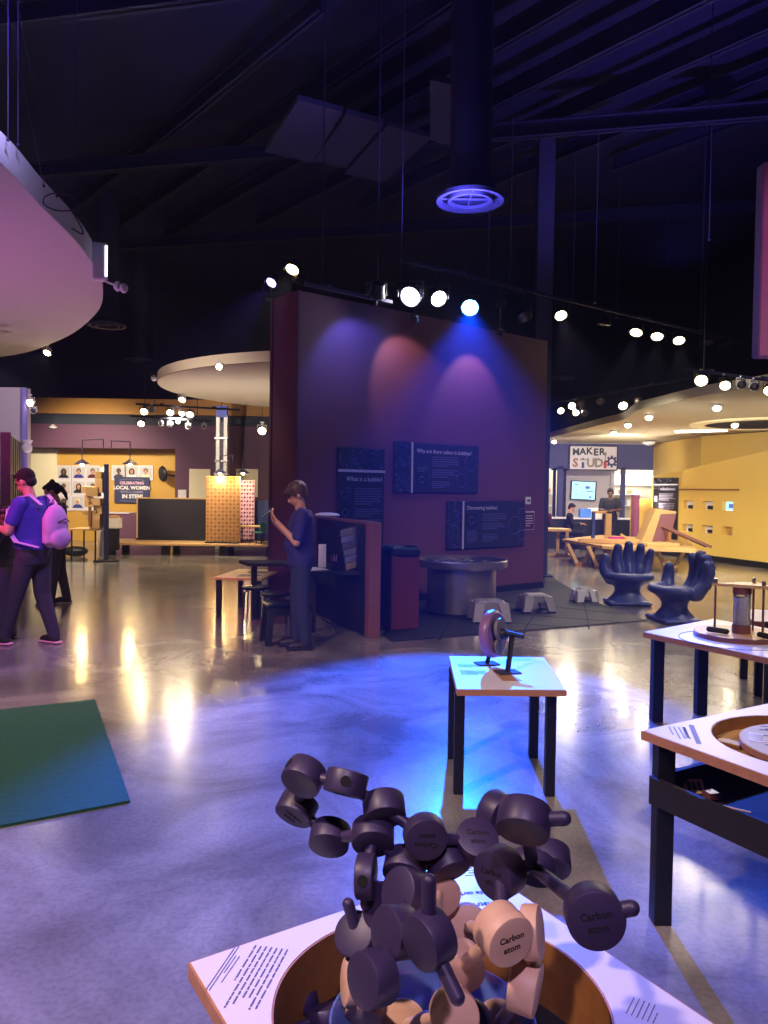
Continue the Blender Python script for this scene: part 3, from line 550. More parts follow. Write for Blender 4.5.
def step_stool(label,loc,rz,w1,w2,h,m,footm='black',cat='stool'):
    t=T('step_stool',label,cat,loc,rz)
    mb=MB(); mb.cham((0,0,h-.02),(w2,w2*.8,.04),.015)
    MB().cham((0,0,h+.001),(w2*.85,w2*.62,.01),.004).build('grip_pad','steel_dark' if m=='white' else m,t)
    for sx in(-1,1):
        for sy in(-1,1):
            a=Vector((sx*w2*.42,sy*w2*.32,h-.02)); b=Vector((sx*w1*.44,sy*w1*.36,0.018))
            vs=[]; 
            for p,k in((a,.075),(b,.062)): vs+=[p+Vector((-k*.8,-k*.6,0)),p+Vector((k*.8,-k*.6,0)),p+Vector((k*.8,k*.6,0)),p+Vector((-k*.8,k*.6,0))]
            l=MB().add(vs,[(0,1,2,3),(7,6,5,4),(0,4,5,1),(1,5,6,2),(2,6,7,3),(3,7,4,0)]).build('leg',m,t); MB().cham((b.x,b.y,.009),(.1,.075,.018),.004).build('foot_pad',footm,l)
    for sx in(-1,1): mb.box((sx*w2*.46,0,h*.78),(.022,w2*.66,h*.36))
    for sy in(-1,1): mb.box((0,sy*w2*.36,h*.76),(w2*.86,.022,h*(.40 if m!='white' else .62)))
    mb.build('seat',m,t)
step_stool('silver step stool alone on the mat at right',tuple(FL(535,612)[:2])+(.012,),WA-.5,.40,.30,.23,'alu')
step_stool('silver step stool beside the steel tank, behind the crank disc',tuple(FL(489,622)[:2])+(.012,),WA-.6,.42,.34,.26,'alu')
step_stool('small white step stool with black feet before the blue hand chair',tuple(FL(584,602)[:2])+(0,),.2,.27,.21,.20,'white')
# ================================================================ GIANT HAND CHAIRS
def hand_chair(label,loc,rz,th=True):
    t=T('hand_chair',label,'chair',loc,rz)
    mb=MB(); mb.cham((0,0,.03),(.60,.52,.06),.02)
    # pedestal: flared wrist
    prof=[(.30,.03),(.26,.08),(.20,.14),(.17,.19),(.19,.26),(.27,.33),(.34,.39),(.30,.42),(0,.42)]
    v0=len(mb.v); mb.lathe([(0,.02)]+prof,28); 
    for i in range(v0,len(mb.v)): x,y,z=mb.v[i]; mb.v[i]=(x*1.02,y*.86,z)
    # palm: cupped seat with raised heel at the front rim
    for k in range(22):
        a=PI*1.0+PI*k/21; mb.sph((.30*math.cos(a),.27*math.sin(a)*.92,.405),(.075,.075,.06))
    mb.sph((0,.02,.36),(.33,.28,.08),20,12)
    # fingers rise behind the seat
    F=[((-.06,.20,.36),(-.075,.29,.52),(-.085,.31,.68),(-.08,.27,.80),.078),((.09,.21,.36),(.085,.31,.54),(.085,.33,.72),(.08,.28,.84),.080),((.21,.18,.36),(.235,.29,.52),(.25,.31,.70),(.25,.26,.81),.078),((.28,.10,.36),(.335,.22,.49),(.37,.25,.64),(.385,.21,.745),.068)]
    for p in F:
        r=p[4]; mb.limb(p[:4],[r*1.12,r,r*.93,r*.78],14)
        mb.sph(p[1],r*1.08,14,10); mb.sph(p[2],r*1.0,14,10)
    mb.limb([(-.24,.02,.36),(-.31,.06,.47),(-.325,.08,.58),(-.30,.07,.66)],[.09,.085,.075,.062],14)
    remesh(mb,'hand_shell','hand_blue',t,.013,5)
    mb=MB()
    for p in F:
        a=Vector(p[3]); mb.sph(a+Vector((0,.055,.0)),(.035,.02,.05),12,8)
    mb.build('nails','hand_blue',t,smooth=True)
    return t
hand_chair('giant blue hand shaped chair facing the camera, fingers spread up',tuple(FL(627,604)[:2])+(0,),-.05)
hand_chair('giant blue hand shaped chair seen from the side, facing left',tuple(FL(674,621)[:2])+(0,),-1.45)
# ================================================================ DESK CORNER
PA=Vector((-.11,8.42,0)); PD=Vector((-.78,1.72,0)).normalized(); PW=math.atan2(PD.y,PD.x); PN=Vector((-PD.y,PD.x,0)) # PN points left of direction => toward -x
t=T('partition','low black desk partition with a wood end post','partition',PA,PW)
MB().box((.87,0,.62),(1.62,.11,1.22)).build('panel',mat('partition_black','#10101c',.55,var=.1),t); MB().cham((0,0,.625),(.12,.135,1.25),.004).build('end_post','copper',t); MB().box((.87,0,1.24),(1.64,.135,.025)).build('top_rail','copper',t)
t=T('work_desk','dark desk fixed to the black partition behind the standing woman','desk',PA,PW)
sgn=1
mb=MB().prism([(.18,.07),(1.62,.07),(1.9,1.0),(1.45,1.0),(1.3,.60),(.30,.60)],.66,.70); mb.build('desktop','black_rough',t)
MB().box((1.55,.9,.33),(.06,.06,.66)).build('leg','black',t); MB().box((.5,.5,.33),(.04,.04,.66)).build('leg','black',t); MB().box((1.0,.30,.58),(1.3,.03,.14)).build('modesty_panel','black',t)
MB().tube([(.45,.25,.02),(.55,.40,.16),(.65,.20,.02)],.012).build('cable_foot','chrome',t)
def dp(x,y,z): p=PA+PD*x+PN*y; return Vector((p.x,p.y,z))
t=T('brochure_rack','tilted clear rack of overlapping printed leaflets on the desk','rack',dp(.33,.14,.70),PW+PI/2+.1)
R_=Euler((-.28,.0,0)).to_matrix(); MB().box((0,0,.24),(.17,.012,.48),(-.2,.20,0)).build('back_plate','clear',t)
cols=['#b49a88','#8d8aa8','#c8b8b0','#7a6a80','#a8a0b8','#94826c']
for k in range(6):
    z=.05+k*.075; MB().box((.2*(z-.24),-.014-.2*(z-.24)*0+.0,z),(.155,.006,.075),(-.35,.20,0)).build('leaflet',mat('leaflet_%d'%k,cols[k],.4,var=.35,scale=30),t)
t=T('sign_holder','upright clear acrylic card holder on the desk behind the woman','holder',dp(.62,.36,.70),PW+PI/2); MB().box((0,0,.14),(.09,.01,.27)).build('card','print_white',t); MB().cham((0,0,.006),(.11,.07,.012),.003).build('base','clear',t)
t=T('pen_cup','small cup of pens standing on the desk near the leaflets','cup',dp(.40,.30,.70)); MB().lathe([(.03,0),(.035,.10),(.031,.10),(.027,.005)],16,closed=True).build('cup','black',t)
for k in range(3): MB().cone((.01*k-.01,0,.01),(.03*k-.03,.01,.17),.005,.005,6).build('pen','pack' if k else 'red_ink',t)
o=MB().cham((0,0,.004),(.22,.3,.008),.002).build('paper_stack','print_white'); o.location=dp(.55,.48,.70); o.rotation_euler=(0,0,.5); tag(o,'small stack of paper lying on the dark desk','paper')
o=MB().sph((0,0,.02),(.16,.10,.035),16,8).build('cap','print_white',smooth=True); o.location=dp(1.45,0,1.255); tag(o,'pale flat cap lying on top of the partition','cap')
t=T('trash_bin','dark red trash bin with black liner between partition and tank','bin',(.18,9.0,.012),PW)
vs=MB().cham((0,0,.43),(.36,.36,.86),.01); vs.build('body','maroon',t)
mb=MB(); rg=random.Random(3)
n=28
for k in range(n):
    pass
ring=[]
mb.lathe([(.20,.83),(.235,.86),(.235,.92),(.20,.945),(.17,.93),(.165,.80)],28)
for i in range(len(mb.v)):
    x,y,z=mb.v[i]; a=math.atan2(y,x); f=1/max(abs(math.cos(a)),abs(math.sin(a)))**.75; jz=.008*math.sin(3*a)+.005*math.sin(11*a+1); mb.v[i]=(x*f*.92,y*f*.92,z+jz-(.10 if (x>.18 and y<-.0 and z<.9) else 0))
mb.build('liner','bag',t,smooth=True)
MB().sph((.14,-.17,.80),(.08,.05,.10),12,8).build('liner_knot','bag',t,smooth=True)
# low table with two cut outs
c=FL(255,574,.5); t=T('low_table','low maple table with two dark cut-outs beside the desk','table',(c.x-.08,c.y+.05,0),-.12)
MB().cham((0,0,.485),(.62,1.05,.03),.006).build('tabletop','maple',t)
for k,y in enumerate((-.25,.2)): MB().box((.06,y,.5005),(.26,.24,.004)).build('cut_out','black',t)
for sx in(-1,1):
    for sy in(-1,1): MB().box((sx*.25,sy*.45,.235),(.06,.06,.47)).build('leg','black',t)
def round_stool(label,loc,h=.44,r=.17):
    t=T('round_stool',label,'stool',loc,0,None); MB().lathe([(r*.9,h-.035),(r,h-.02),(r,h-.005),(r*.9,h),(0,h)],28).build('seat','black_gloss',t,smooth=True)
    for k in range(4):
        a=PI/4+k*PI/2; c_,s_=math.cos(a),math.sin(a); MB().tube([(c_*r*.55,s_*r*.55,h-.03),(c_*r*.95,s_*r*.95,h-.06),(c_*r*1.12,s_*r*1.12,.008)],.009).build('leg','chrome',t)
p=FL(256,639); 
round_stool('round black stool with thin legs, the one nearer the low table',(-1.42,8.75,0),.50); round_stool('round black stool with thin legs just behind the square stool',(-1.16,8.45,0),.47)
p=FL(285,640); t=T('square_stool','heavy square black wooden stool left of the standing woman','stool',(-1.05,8.08,0),.35)
MB().cham((0,0,.405),(.36,.34,.035),.008).build('seat','black_gloss',t)
for sx in(-1,1):
    for sy in(-1,1):
        a=Vector((sx*.135,sy*.125,.39)); b=Vector((sx*.17,sy*.155,0)); k=.03; vs=[]
        for p in(a,b): vs+=[p+Vector((-k,-k,0)),p+Vector((k,-k,0)),p+Vector((k,k,0)),p+Vector((-k,k,0))]
        MB().add(vs,[(0,1,2,3),(7,6,5,4),(0,4,5,1),(1,5,6,2),(2,6,7,3),(3,7,4,0)]).build('leg','black',t)
for sx in(-1,1): MB().box((sx*.145,0,.35),(.025,.24,.09)).build('apron','black',t)
for sy in(-1,1): MB().box((0,sy*.135,.35),(.24,.025,.09)).build('apron','black',t)
# ================================================================ GREEN MAT
P=[FL(95,701),FL(130,803),FL(-60,840),FL(-60,718)]; o=MB().prism([(p.x,p.y) for p in P],0,.014).build('green_mat','green_mat'); tag(o,'green carpet mat lying on the concrete at lower left','mat')
# ================================================================ TABLES: helper for printed tops
def legs(t,pts_,h,s=.07,m='black'):
    for x,y in pts_: MB().cham((x,y,h/2),(s,s,h),.004).build('leg',m,t)
# small crank table
Pq=[FL(449,656,.58),FL(544,657,.58),FL(567,690,.58),FL(457,689,.58)]
tc=sum(Pq,Vector())/4; t=T('exhibit_table','small square exhibit table carrying the crank disc','table',(tc.x,tc.y,0))
lp=[(p.x-tc.x,p.y-tc.y) for p in Pq]
MB().prism(lp,.545,.577).build('tabletop','ply_edge',t); MB().prism([(x*.99,y*.99) for x,y in lp],.577,.580).build('laminate','print_white',t); lam=t.children[-1]
lam=[c for c in t.children if c.name.startswith('laminate')][0]
for (x,y) in ((458,793),(549,795),(452,758),(533,757)):
    q=FL(x,y); MB().cham((q.x-tc.x,q.y-tc.y,.272),(.052,.052,.544),.003).build('leg','black',t)
mb=MB(); dashes(mb,-.25,-.09,-.10,.02,7,.5808,.35,flat=True); dashes(mb,-.25,-.11,.08,.17,4,.5808,.35,flat=True); decor(lam,mb,'print_blue')
MB().prism([(-.04,-.22),(.07,-.22),(-.03,.14),(-.07,.13)],.5802,.5808).build('printed_shape','brown_ink',t)
# crank disc device
d0=DP(493,637,4.55); t=T('crank_disc','pinkish round disc toy with black crank on two stands on the small table','toy',(d0.x,d0.y,.58))
ax=Vector((.80,-.57,.10)).normalized(); q=ax.to_track_quat('Z','Y'); cz=d0.z-.58+.02
MB().lathe([(0,-.03),(.12,-.03),(.135,-.02),(.14,0),(.135,.02),(.12,.03),(.115,.022),(.03,.022),(.03,.035),(0,.035)],36,(0,0,cz),q).build('disc','pink_disc',t,smooth=True)
c1=Vector((0,0,cz))+ax*.045
mb=MB(); 
MB().cone(c1+Vector((0,0,.03))-ax*.01,c1+Vector((0,0,.03))+ax*.012,.062,.062,20).build('upper_plate','metal_plate',t,smooth=True)
MB().cone(c1+Vector((-.01,0,-.075))-ax*.01,c1+Vector((-.01,0,-.075))+ax*.012,.05,.05,20).build('lower_plate','metal_plate',t,smooth=True)
MB().sph(c1+ax*.02,.035,12,8).cone(c1,c1+ax*.05,.022,.022,12).build('hub','black',t,smooth=True)
MB().cone(c1+ax*.05+Vector((-.015,0,.01)),c1+ax*.13+Vector((.01,-.02,-.01)),.014,.014,12).sph(c1+ax*.13+Vector((.01,-.02,-.01)),.014).build('crank_handle','black',t,smooth=True)
pb=FL(504,678,.58)-Vector((d0.x,d0.y,.58)); pb2=FL(498,672,.58)-Vector((d0.x,d0.y,.58))
for (b,top) in ((Vector((.06,-.18,0)),c1+ax*.08),(Vector((-.03,.03,0)),Vector((0,0,cz-.05)))):
    l=MB().cone(b,top,.015,.015,4).build('stand','black',t); MB().cham((b.x,b.y,.004),(.13,.10,.008),.002,(0,0,.3)).build('foot_plate','steel_dark',l)
# far right hourglass table
Q=FL(643,632,.66); e1=(FL(690,623,.66)-Q).normalized(); e2=(FL(768,658,.66)-Q).normalized(); 
t=T('exhibit_table','long exhibit table carrying the hourglass, at the right edge','table',(Q.x,Q.y,0))
L1,L2=.95,1.35; lp=[(0,0),(e1.x*L1,e1.y*L1),(e1.x*L1+e2.x*L2,e1.y*L1+e2.y*L2),(e2.x*L2,e2.y*L2)]
MB().prism(lp,.623,.658).build('tabletop','ply_edge',t); cx=sum(p[0] for p in lp)/4; cy=sum(p[1] for p in lp)/4
MB().prism([(cx+(x-cx)*.99,cy+(y-cy)*.99) for x,y in lp],.658,.661).build('laminate','print_white',t)
for (a_,b_) in ((.10,.10),(.10+.45,.08),(.85,.10),(.1,1.25),(.85,1.25)): 
    if a_==.85 and b_==.10: continue
    pass
for (lx,ly) in ((656,721),(700,714),(770,702),(850,800)):
    b_=FL(lx,ly)-Vector((Q.x,Q.y,0)); MB().cham((b_.x,b_.y,.311),(.075,.075,.622),.003).build('leg','black',t)
mb=MB(); cc=(.50,-.25); mb.tube([(cc[0]+.33*math.cos(2*PI*i/40),cc[1]+.33*math.sin(2*PI*i/40),.661) for i in range(41)],.003,4); mb.build('printed_circle','print_ink',t)
h0=FL(737,637,.66); t=T('hourglass','sand timer in a turning wood and rod frame on the right table','hourglass',(h0.x,h0.y,.661),-.2)
MB().lathe([(.27,0),(.27,.03),(0,.03)],40).build('turntable','copper',t,smooth=True); MB().lathe([(.26,.0305),(0,.0305)],40).build('turntable_top','maple',t)
MB().prism([(-.17,-.02),(.15,-.13),(.17,-.09),(.14,.12),(.10,.12)],.335,.355).build('top_plate','maple',t)
for x,y in((-.145,-.02),(.13,-.10),(.12,.10)): 
    l=MB().cone((x,y,.03),(x,y,.37),.0075,.0075,10).build('rod','copper',t); MB().cone((x,y,.355),(x,y,.385),.012,.012,10).build('nut','steel',l)
MB().cone((.02,-.02,.03),(.02,-.02,.085),.058,.058,24).build('lower_cap','copper',t,smooth=True); MB().cone((.02,-.02,.29),(.02,-.02,.335),.058,.058,24).build('upper_cap','copper',t,smooth=True)
MB().lathe([(.053,.085),(.053,.12),(.053,.29)],24,(.02,-.02,0)).build('glass_tube','clear',t,smooth=True); MB().cone((.02,-.02,.087),(.02,-.02,.265),.045,.045,24).build('sand','sand',t,smooth=True)
for (x,y,x2,y2) in((-.19,-.07,-.09,-.11),(.09,-.19,.15,-.24)): MB().limb([(x,y,.055),(x2,y2,.05)],[.018,.018],10).build('grip_knob','black',t,smooth=True)
# sliver of next table
q=FL(757,628,.6); t=T('exhibit_table','table corner just peeking in behind the hourglass at right','table',(q.x+.14,q.y+.40,0),-.25); MB().cham((.5,.25,.58),(1.0,.7,.04),.004).build('tabletop','copper',t); MB().box((.5,.25,.6015),(.98,.68,.003)).build('laminate','print_white',t); legs(t,((.06,-.04),(.94,-.04),(.06,.54),(.94,.54)),.56,.06)
# ================================================================ MOLECULE / MAP TABLES with round wells
def well_table(label,corner,e1,e2,L1,L2,zt,hc,hr,deep,wallm,legpts,texts=None):
    t=T('exhibit_table',label,'table',(corner.x,corner.y,0)); e1=Vector(e1); e2=Vector(e2)
    P4=[Vector((0,0,0)),e1*L1,e1*L1+e2*L2,e2*L2]
    n=96; C0=Vector((hc[0]-corner.x,hc[1]-corner.y,0)); outer=[];inner=[]
    for i in range(n):
        a=2*PI*i/n; d=Vector((math.cos(a),math.sin(a),0)); best=None
        for k in range(4):
            p=P4[k]; e=P4[(k+1)%4]-p; den=d.x*e.y-d.y*e.x
            if abs(den)<1e-9: continue
            w_=p-C0; tt=(w_.x*e.y-w_.y*e.x)/den; uu=(w_.x*d.y-w_.y*d.x)/den
            if tt>0 and -1e-6<=uu<=1+1e-6 and (best is None or tt<best): best=tt
        outer.append(C0+d*best); inner.append(C0+d*hr)
    # snap corners
    for c_ in P4:
        j=min(range(n),key=lambda i:(outer[i]-c_).length); outer[j]=c_.copy()
    def ring(z0,z1,name,m,ins=0):
        vs=[];fs=[]
        for z in (z0,z1):
            vs+=[(p.x,p.y,z) for p in outer]+[(p.x,p.y,z) for p in inner]
        for i in range(n):
            j=(i+1)%n; fs+=[(i,j,n+j,n+i),(2*n+i,3*n+i,3*n+j,2*n+j),(i,2*n+i,2*n+j,j),(n+i,n+j,3*n+j,3*n+i)]
        return MB().add(vs,fs).build(name,m,t)
    ring(zt-.035,zt-.002,'tabletop','ply_edge')
    # white laminate slightly inset
    oo=[C0+(p-C0)*.988 for p in outer]; sv=outer[:]; iv=inner[:]
    for i in range(n): outer[i]=oo[i]; inner[i]=C0+(iv[i]-C0)*1.012
    ring(zt-.002,zt,'laminate','print_white')
    MB().lathe([(hr-.001,zt-.002),(hr-.001,zt-deep),(hr+.012,zt-deep),(hr+.012,zt-.036)],64,C0,cap=False).build('well_wall',wallm,t,smooth=True)
    for a_,b_ in legpts: q=e1*a_+e2*b_; MB().cham((q.x,q.y,(zt-.036)/2),(.065,.065,zt-.037),.003).build('leg','black',t)
    return t,C0
NB=FL(477,864,.6); u=Vector((-.848,-.53,0)); v=Vector((.53,-.848,0))
zt=.6
K=FL(188,962,.6); u=(K-NB).normalized(); Lu=(K-NB).length; v=Vector((-u.y,u.x,0)); 
v=(Vector((v.x,v.y,0))+ (FL(690,1020,.6)-NB).normalized()).normalized()
hc=NB+u*(Lu/2)+v*.40
tb,C0=well_table('white topped atom building table with round wooden well, bottom of view',NB,u,v,Lu,.86,.6,(.125,1.50),.325,.15,'brown_wood',((.08,.08),(Lu-.08,.08),(.08,.78),(Lu-.08,.78)))
rg=random.Random(5)
def lam_of(t): return [c for c in t.children if c.name.startswith('laminate')][0]
def along(px0,py0,px1,py1,z,origin):
    a=FL(px0,py0,z); b=FL(px1,py1,z); c=(a+b)/2-Vector((origin.x,origin.y,0)); return (c.x,c.y,z),math.atan2(b.y-a.y,b.x-a.x),(b-a).length
LB=lam_of(tb)
l,a,L=along(222,948,200,985,.6,NB); 
l,a,L=along(236,946,206,990,.6,NB); decor(LB,MB().box((0,0,.0006),(L,.0022,.0006)).box((0,.007,.0006),(L,.0022,.0006)),'print_ink',l,a)
l,a,L=along(238,956,217,986,.6,NB); decor(LB,dashes(MB(),-L/2,L/2,-.008,.008,2,.0006,.25,rg,flat=True),'print_ink',l,a)
l,a,L=along(272,947,236,1010,.6,NB); decor(LB,dashes(MB(),-L/2,L/2,-.042,.042,7,.0006,.30,rg,flat=True,wl=.82),'print_ink',l,a)
l,a,L=along(655,1014,632,1006,.6,NB); decor(LB,dashes(MB(),-.03,.03,-.03,.03,6,.0006,.18,rg,flat=True,wl=.75),'print_ink',l,1.0)
l,a,L=along(512,868,455,872,.6,NB); decor(LB,dashes(MB(),-.07,.07,-.045,.03,6,.0006,.25,rg,flat=True),'print_blue',l,a)
for s_,y_,sz in (('Construye un',905,.026),('átomo de carbono',893,.022)):
    tx=text(s_,sz,'print_blue',tb,(0,0,0),(0,0,0),'CENTER',bold=.0004,depth=.0002); q=FL(477,y_,.6)-Vector((NB.x,NB.y,0)); tx.location=(q.x,q.y,.6008); tx.rotation_euler=(0,0,a)
WC=Vector((.125,1.50,0))
MB().cone((WC.x-NB.x,WC.y-NB.y,.442),(WC.x-NB.x,WC.y-NB.y,.452),.336,.336,48).build('well_floor','black_rough',tb)
# near right table with map disc and storage tray
K=FL(641,730,.72); f1=(FL(768,703,.72)-K).normalized(); f2=(FL(768,779,.72)-K).normalized()
f2=Vector((f1.y,-f1.x,0))*.5+f2*.5; f2.normalize()
hcx=K+f1*.45+f2*.40
t2,_=well_table('white topped map puzzle table with a storage tray, right edge',K,f1,f2,.98,.95,.72,(hcx.x,hcx.y),.335,.05,'brown_wood',[((FL(661,922)-Vector((K.x,K.y,0))).dot(f1),(FL(661,922)-Vector((K.x,K.y,0))).dot(f2)),(.88,.12),(.14,.85),(.88,.85)])
LB=lam_of(t2)
l,a,L=along(676,727,684,741,.72,K); decor(LB,dashes(MB(),-L/2,L/2,-.035,.035,4,.0006,.3,rg,flat=True),'grey_ink',l,a)
l,a,L=along(691,725,699,744,.72,K); decor(LB,MB().box((0,0,.0006),(L,.018,.0006)).box((-.01,-.03,.0006),(L*.6,.012,.0006)),'grey_ink',l,a)
hl=hcx-Vector((K.x,K.y,0))
MB().cone((hl.x,hl.y,.656),(hl.x,hl.y,.669),.345,.345,40).build('well_floor','maple',t2)
# tray
def q2(a,b,z): p=f1*a+f2*b; return Vector((p.x,p.y,z))
mb=MB(); lq=FL(661,922)-Vector((K.x,K.y,0)); la,lb=lq.dot(f1),lq.dot(f2); TR=[q2(.03,.03,0),q2(.93,.03,0),q2(.93,.90,0),q2(.03,.90,0)]
mb.prism([(p.x,p.y) for p in TR],.455,.465)
for i in range(4):
    a,b=TR[i],TR[(i+1)%4]; c=(a+b)/2; dd=b-a; mb.box((c.x,c.y,.50),(dd.length,.022,.10),(0,0,math.atan2(dd.y,dd.x)))
mb.build('storage_tray','black_rough',t2)
md=T('map_disc','round printed map puzzle disc lying tilted in the right table well','puzzle disc',(hcx.x+.035,hcx.y+.01,.682))
o=MB().lathe([(.27,0),(.27,.022),(0,.022)],48).build('disc','ply_edge',md,smooth=True); MB().lathe([(.265,.0225),(.265,.0235),(0,.0235)],48).build('map_print',mat('map_print','#b8ad98',.5,var=.22,scale=9),o)
mb=MB(); 
for k in range(7): mb.box((0,-.2+.07*k,.024),(.40-.12*abs(k-3)*.5,.006,.001),(0,0,.25*math.sin(k)))
mb.box((0,0,.024),(.012,.44,.001),(0,0,.5)); mb.build('map_roads','print_ink',o)
vs=MB()
for k in range(9): a=PI*.80+.055*k; vs.box((.215*math.cos(a),.215*math.sin(a),.0245),(.05,.017,.001),(0,0,a))
vs.build('title_strip','print_white',o)
MB().cone((-.22,-.0,-.012),(-.22,.0,.0),.02,.02).cone((.2,.2,-.012),(.2,.2,0),.02,.02).cone((.2,-.2,-.012),(.2,-.2,0),.02,.02).build('spacer','brown_wood',md)
# wooden blocks in tray and well
def block(label,loc,dims,rot,m,face=None):
    t=T('wooden_piece',label,'toy piece',loc); o=MB().cham((0,0,dims[2]/2),dims,.002,None).build('block',m,t); o.rotation_euler=rot
    if face:
        for dx in (-.25,0,.25): MB().box((dx*dims[0],0,dims[2]+.0006),(dims[0]*.18,dims[1]*.55,.001)).build('window_cut','black',o)
    return t
def trayp(px,py,z=.43): return FL(px,py,z)
block('brown wooden strip with three dark windows in the tray',trayp(693,777,.475),(.17,.07,.022),(.5,0,.25),'copper',True)
block('thin pale edged slat above the windowed strip in the tray',trayp(690,771,.475),(.18,.03,.008),(.3,0,.30),'print_white')
block('pale wooden face block with two dark marks in the tray',trayp(693,789,.475),(.075,.065,.02),(.6,0,-.1),'wood_atom',True)
block('small pinkish wedge at the left of the tray',trayp(677,784,.475),(.06,.03,.02),(0,0,-.5),'wood_atom')
block('small reddish cube in the middle of the tray',trayp(711,798,.475),(.045,.045,.025),(0,0,.3),'copper')
block('thin pink stick lying in the tray right of the cube',trayp(728,808,.475),(.16,.008,.006),(0,0,-.62),'wood_atom')
block('short pink stick near the right edge of the tray',trayp(763,828,.475),(.07,.008,.006),(0,0,-.5),'wood_atom')
block('brown wooden wedge showing in the well beside the map disc',FL(727,744,.675),(.11,.05,.012),(0,0,-.8),'brown_wood')
block('maroon wooden piece leaning under the map disc',FL(748,762,.675),(.12,.03,.012),(0,0,-.5),'maroon')
# ================================================================ LEFT FAR GALLERY
def gx(px,py,Y): return DP(px,py,Y)
# portraits
def bust(t,hair,shirt,skin,style):
    MB().cham((0,-.01,0),(.42,.02,.44),.004).build('board','print_white',t)
    MB().box((0,-.022,.02),(.35,.004,.33)).build('backdrop',mat('portrait_grey','#c4bfc4',.6),t)
    MB().cone((0,-.0245,-.145),(0,-.0275,-.145),.0,.0).lathe([(.0,0),(.14,0),(.13,.004),(0,.006)],20,(0,-.0245,-.145),Euler((PI/2,0,0)).to_quaternion())
    # shoulders: half disc clipped at the backdrop bottom
    vs=[(.145*math.cos(a),-.030,-.145+.115*math.sin(a)) for a in [PI*k/14 for k in range(15)]]; vb=[(x,-.024,z) for x,_,z in vs]
    MB().add(vs+vb,[tuple(range(15)),tuple(range(29,14,-1)),(0,14,29,15)]+[(i,i+15,i+16,i+1) for i in range(14)]).build('clothing',shirt,t)
    if style=='long': MB().sph((0,-.026,.03),(.085,.008,.105),16,10).build('hair',hair,t)
    elif style=='short': MB().sph((0,-.026,.065),(.068,.008,.07),16,10).build('hair',hair,t)
    MB().sph((0,-.032,.035),(.05,.009,.065),16,10).cone((0,-.03,-.05),(0,-.03,.0),.022,.022,10).build('face',skin,t)
PB=[(64,473,'long','hair_dark','black','dark haired woman in black, top left of the portrait wall'),(79,473,'short','hair_dark','shirt_indigo','person in indigo, top row second portrait, under the lamp'),(93,473,'short','hair_brown','maroon_shirt','person in maroon, top row third portrait'),
 (64,488,'short','hair_brown','wood_atom','person in pale pink, middle row left portrait'),(79,488,'long','hair_dark','tshirt_black','woman with long dark hair, centre of the nine portraits'),(93,488,'short','hair_dark','hoodie','half hidden portrait in the middle row, beside the wood tower'),
 (64,503,'long','hair_dark','pants_grey','grey dressed woman, bottom row left portrait'),(78,503,'short','cream','seat_blue','person in blue, bottom row middle portrait'),(92,503,'short','hair_brown','white','partly covered portrait in the bottom row, behind the wood tower'),
 (119,473,'short','hair_dark','hoodie','man in grey, first portrait above the navy banner'),(132,473,'long','hair_dark','white','woman in white, middle portrait above the navy banner'),(146,473,'short','hair_brown','cream','curly haired person in cream, right portrait above the navy banner')]
for k,(px,py,st,hr,sh,lab) in enumerate(PB):
    p=gx(px,py,22.78); t=T('portrait_print','framed portrait print of a '+lab,'portrait',(p.x,22.78,p.z),0,'portraits on the gold wall'); bust(t,hr,sh,'skin' if k%3 else 'skin_dark',st)
p=gx(131.5,490,22.7); t=T('gallery_banner','navy banner reading Celebrating Local Women in STEM on the gold wall','banner',(p.x,22.74,p.z)); s_=22.7/FPX
MB().cham((0,0,0),(35*s_,.03,26*s_),.005).build('board',mat('banner_navy','#262b5c',.6),t)
text('CELEBRATING',.11,'pink_board',t,(0,-.02,.20),align='CENTER',bold=.004); text('LOCAL WOMEN',.145,'white',t,(0,-.02,.06),align='CENTER',bold=.006); text('WITH A CAREER',.09,'sign_ink',t,(0,-.02,-.06),align='CENTER',bold=.003); text('IN STEM!',.155,'white',t,(.02,-.02,-.19),align='CENTER',bold=.007)
mb=MB(); mb.tube([(.36*math.cos(a),-.02,.27+.05*math.sin(a)) for a in [PI*k/10 for k in range(11)]],.006,5); mb.tube([(-.36*math.cos(a),-.02,-.29-.04*math.sin(a)) for a in [PI*k/10 for k in range(11)]],.006,5); mb.build('ornament','sign_ink',t)
p=gx(167,474,22.5); t=T('wall_fan','black wall fan tilted beside the navy banner','fan',(p.x,22.55,p.z)); q=Vector((-.75,-.6,-.1)).to_track_quat('Z','Y')
MB().lathe([(0,.05),(.10,.06),(.20,.05),(.235,0),(.2,-.05),(0,-.06)],24,(-.1,-.12,0),q).build('cage','black',t,smooth=True); MB().tube([(-.02,-.1,0),(.12,-.05,-.04),(.2,.1,-.04)],.025).build('arm','black',t)
# pale boards on the purple wall
for a,b,c_,d_,lab in ((189,210,469,500,'cream board on the purple wall left of the peg panel'),(236,258,469,497,'cream board on the purple wall behind the pink peg panel')):
    p=gx((a+b)/2,(c_+d_)/2,21.95); o=MB().cham((0,0,0),((b-a)*22/FPX,.03,(d_-c_)*22/FPX),.005).build('wall_board','cream'); o.location=(p.x,21.97,p.z); tag(o,lab,'board')
o=MB().cham((0,0,0),(.23,.03,.24),.004).build('wall_notice','print_white'); p=gx(182,494,21.95); o.location=(p.x,21.97,p.z); tag(o,'small white notice on the purple wall edge above the dark board','notice')
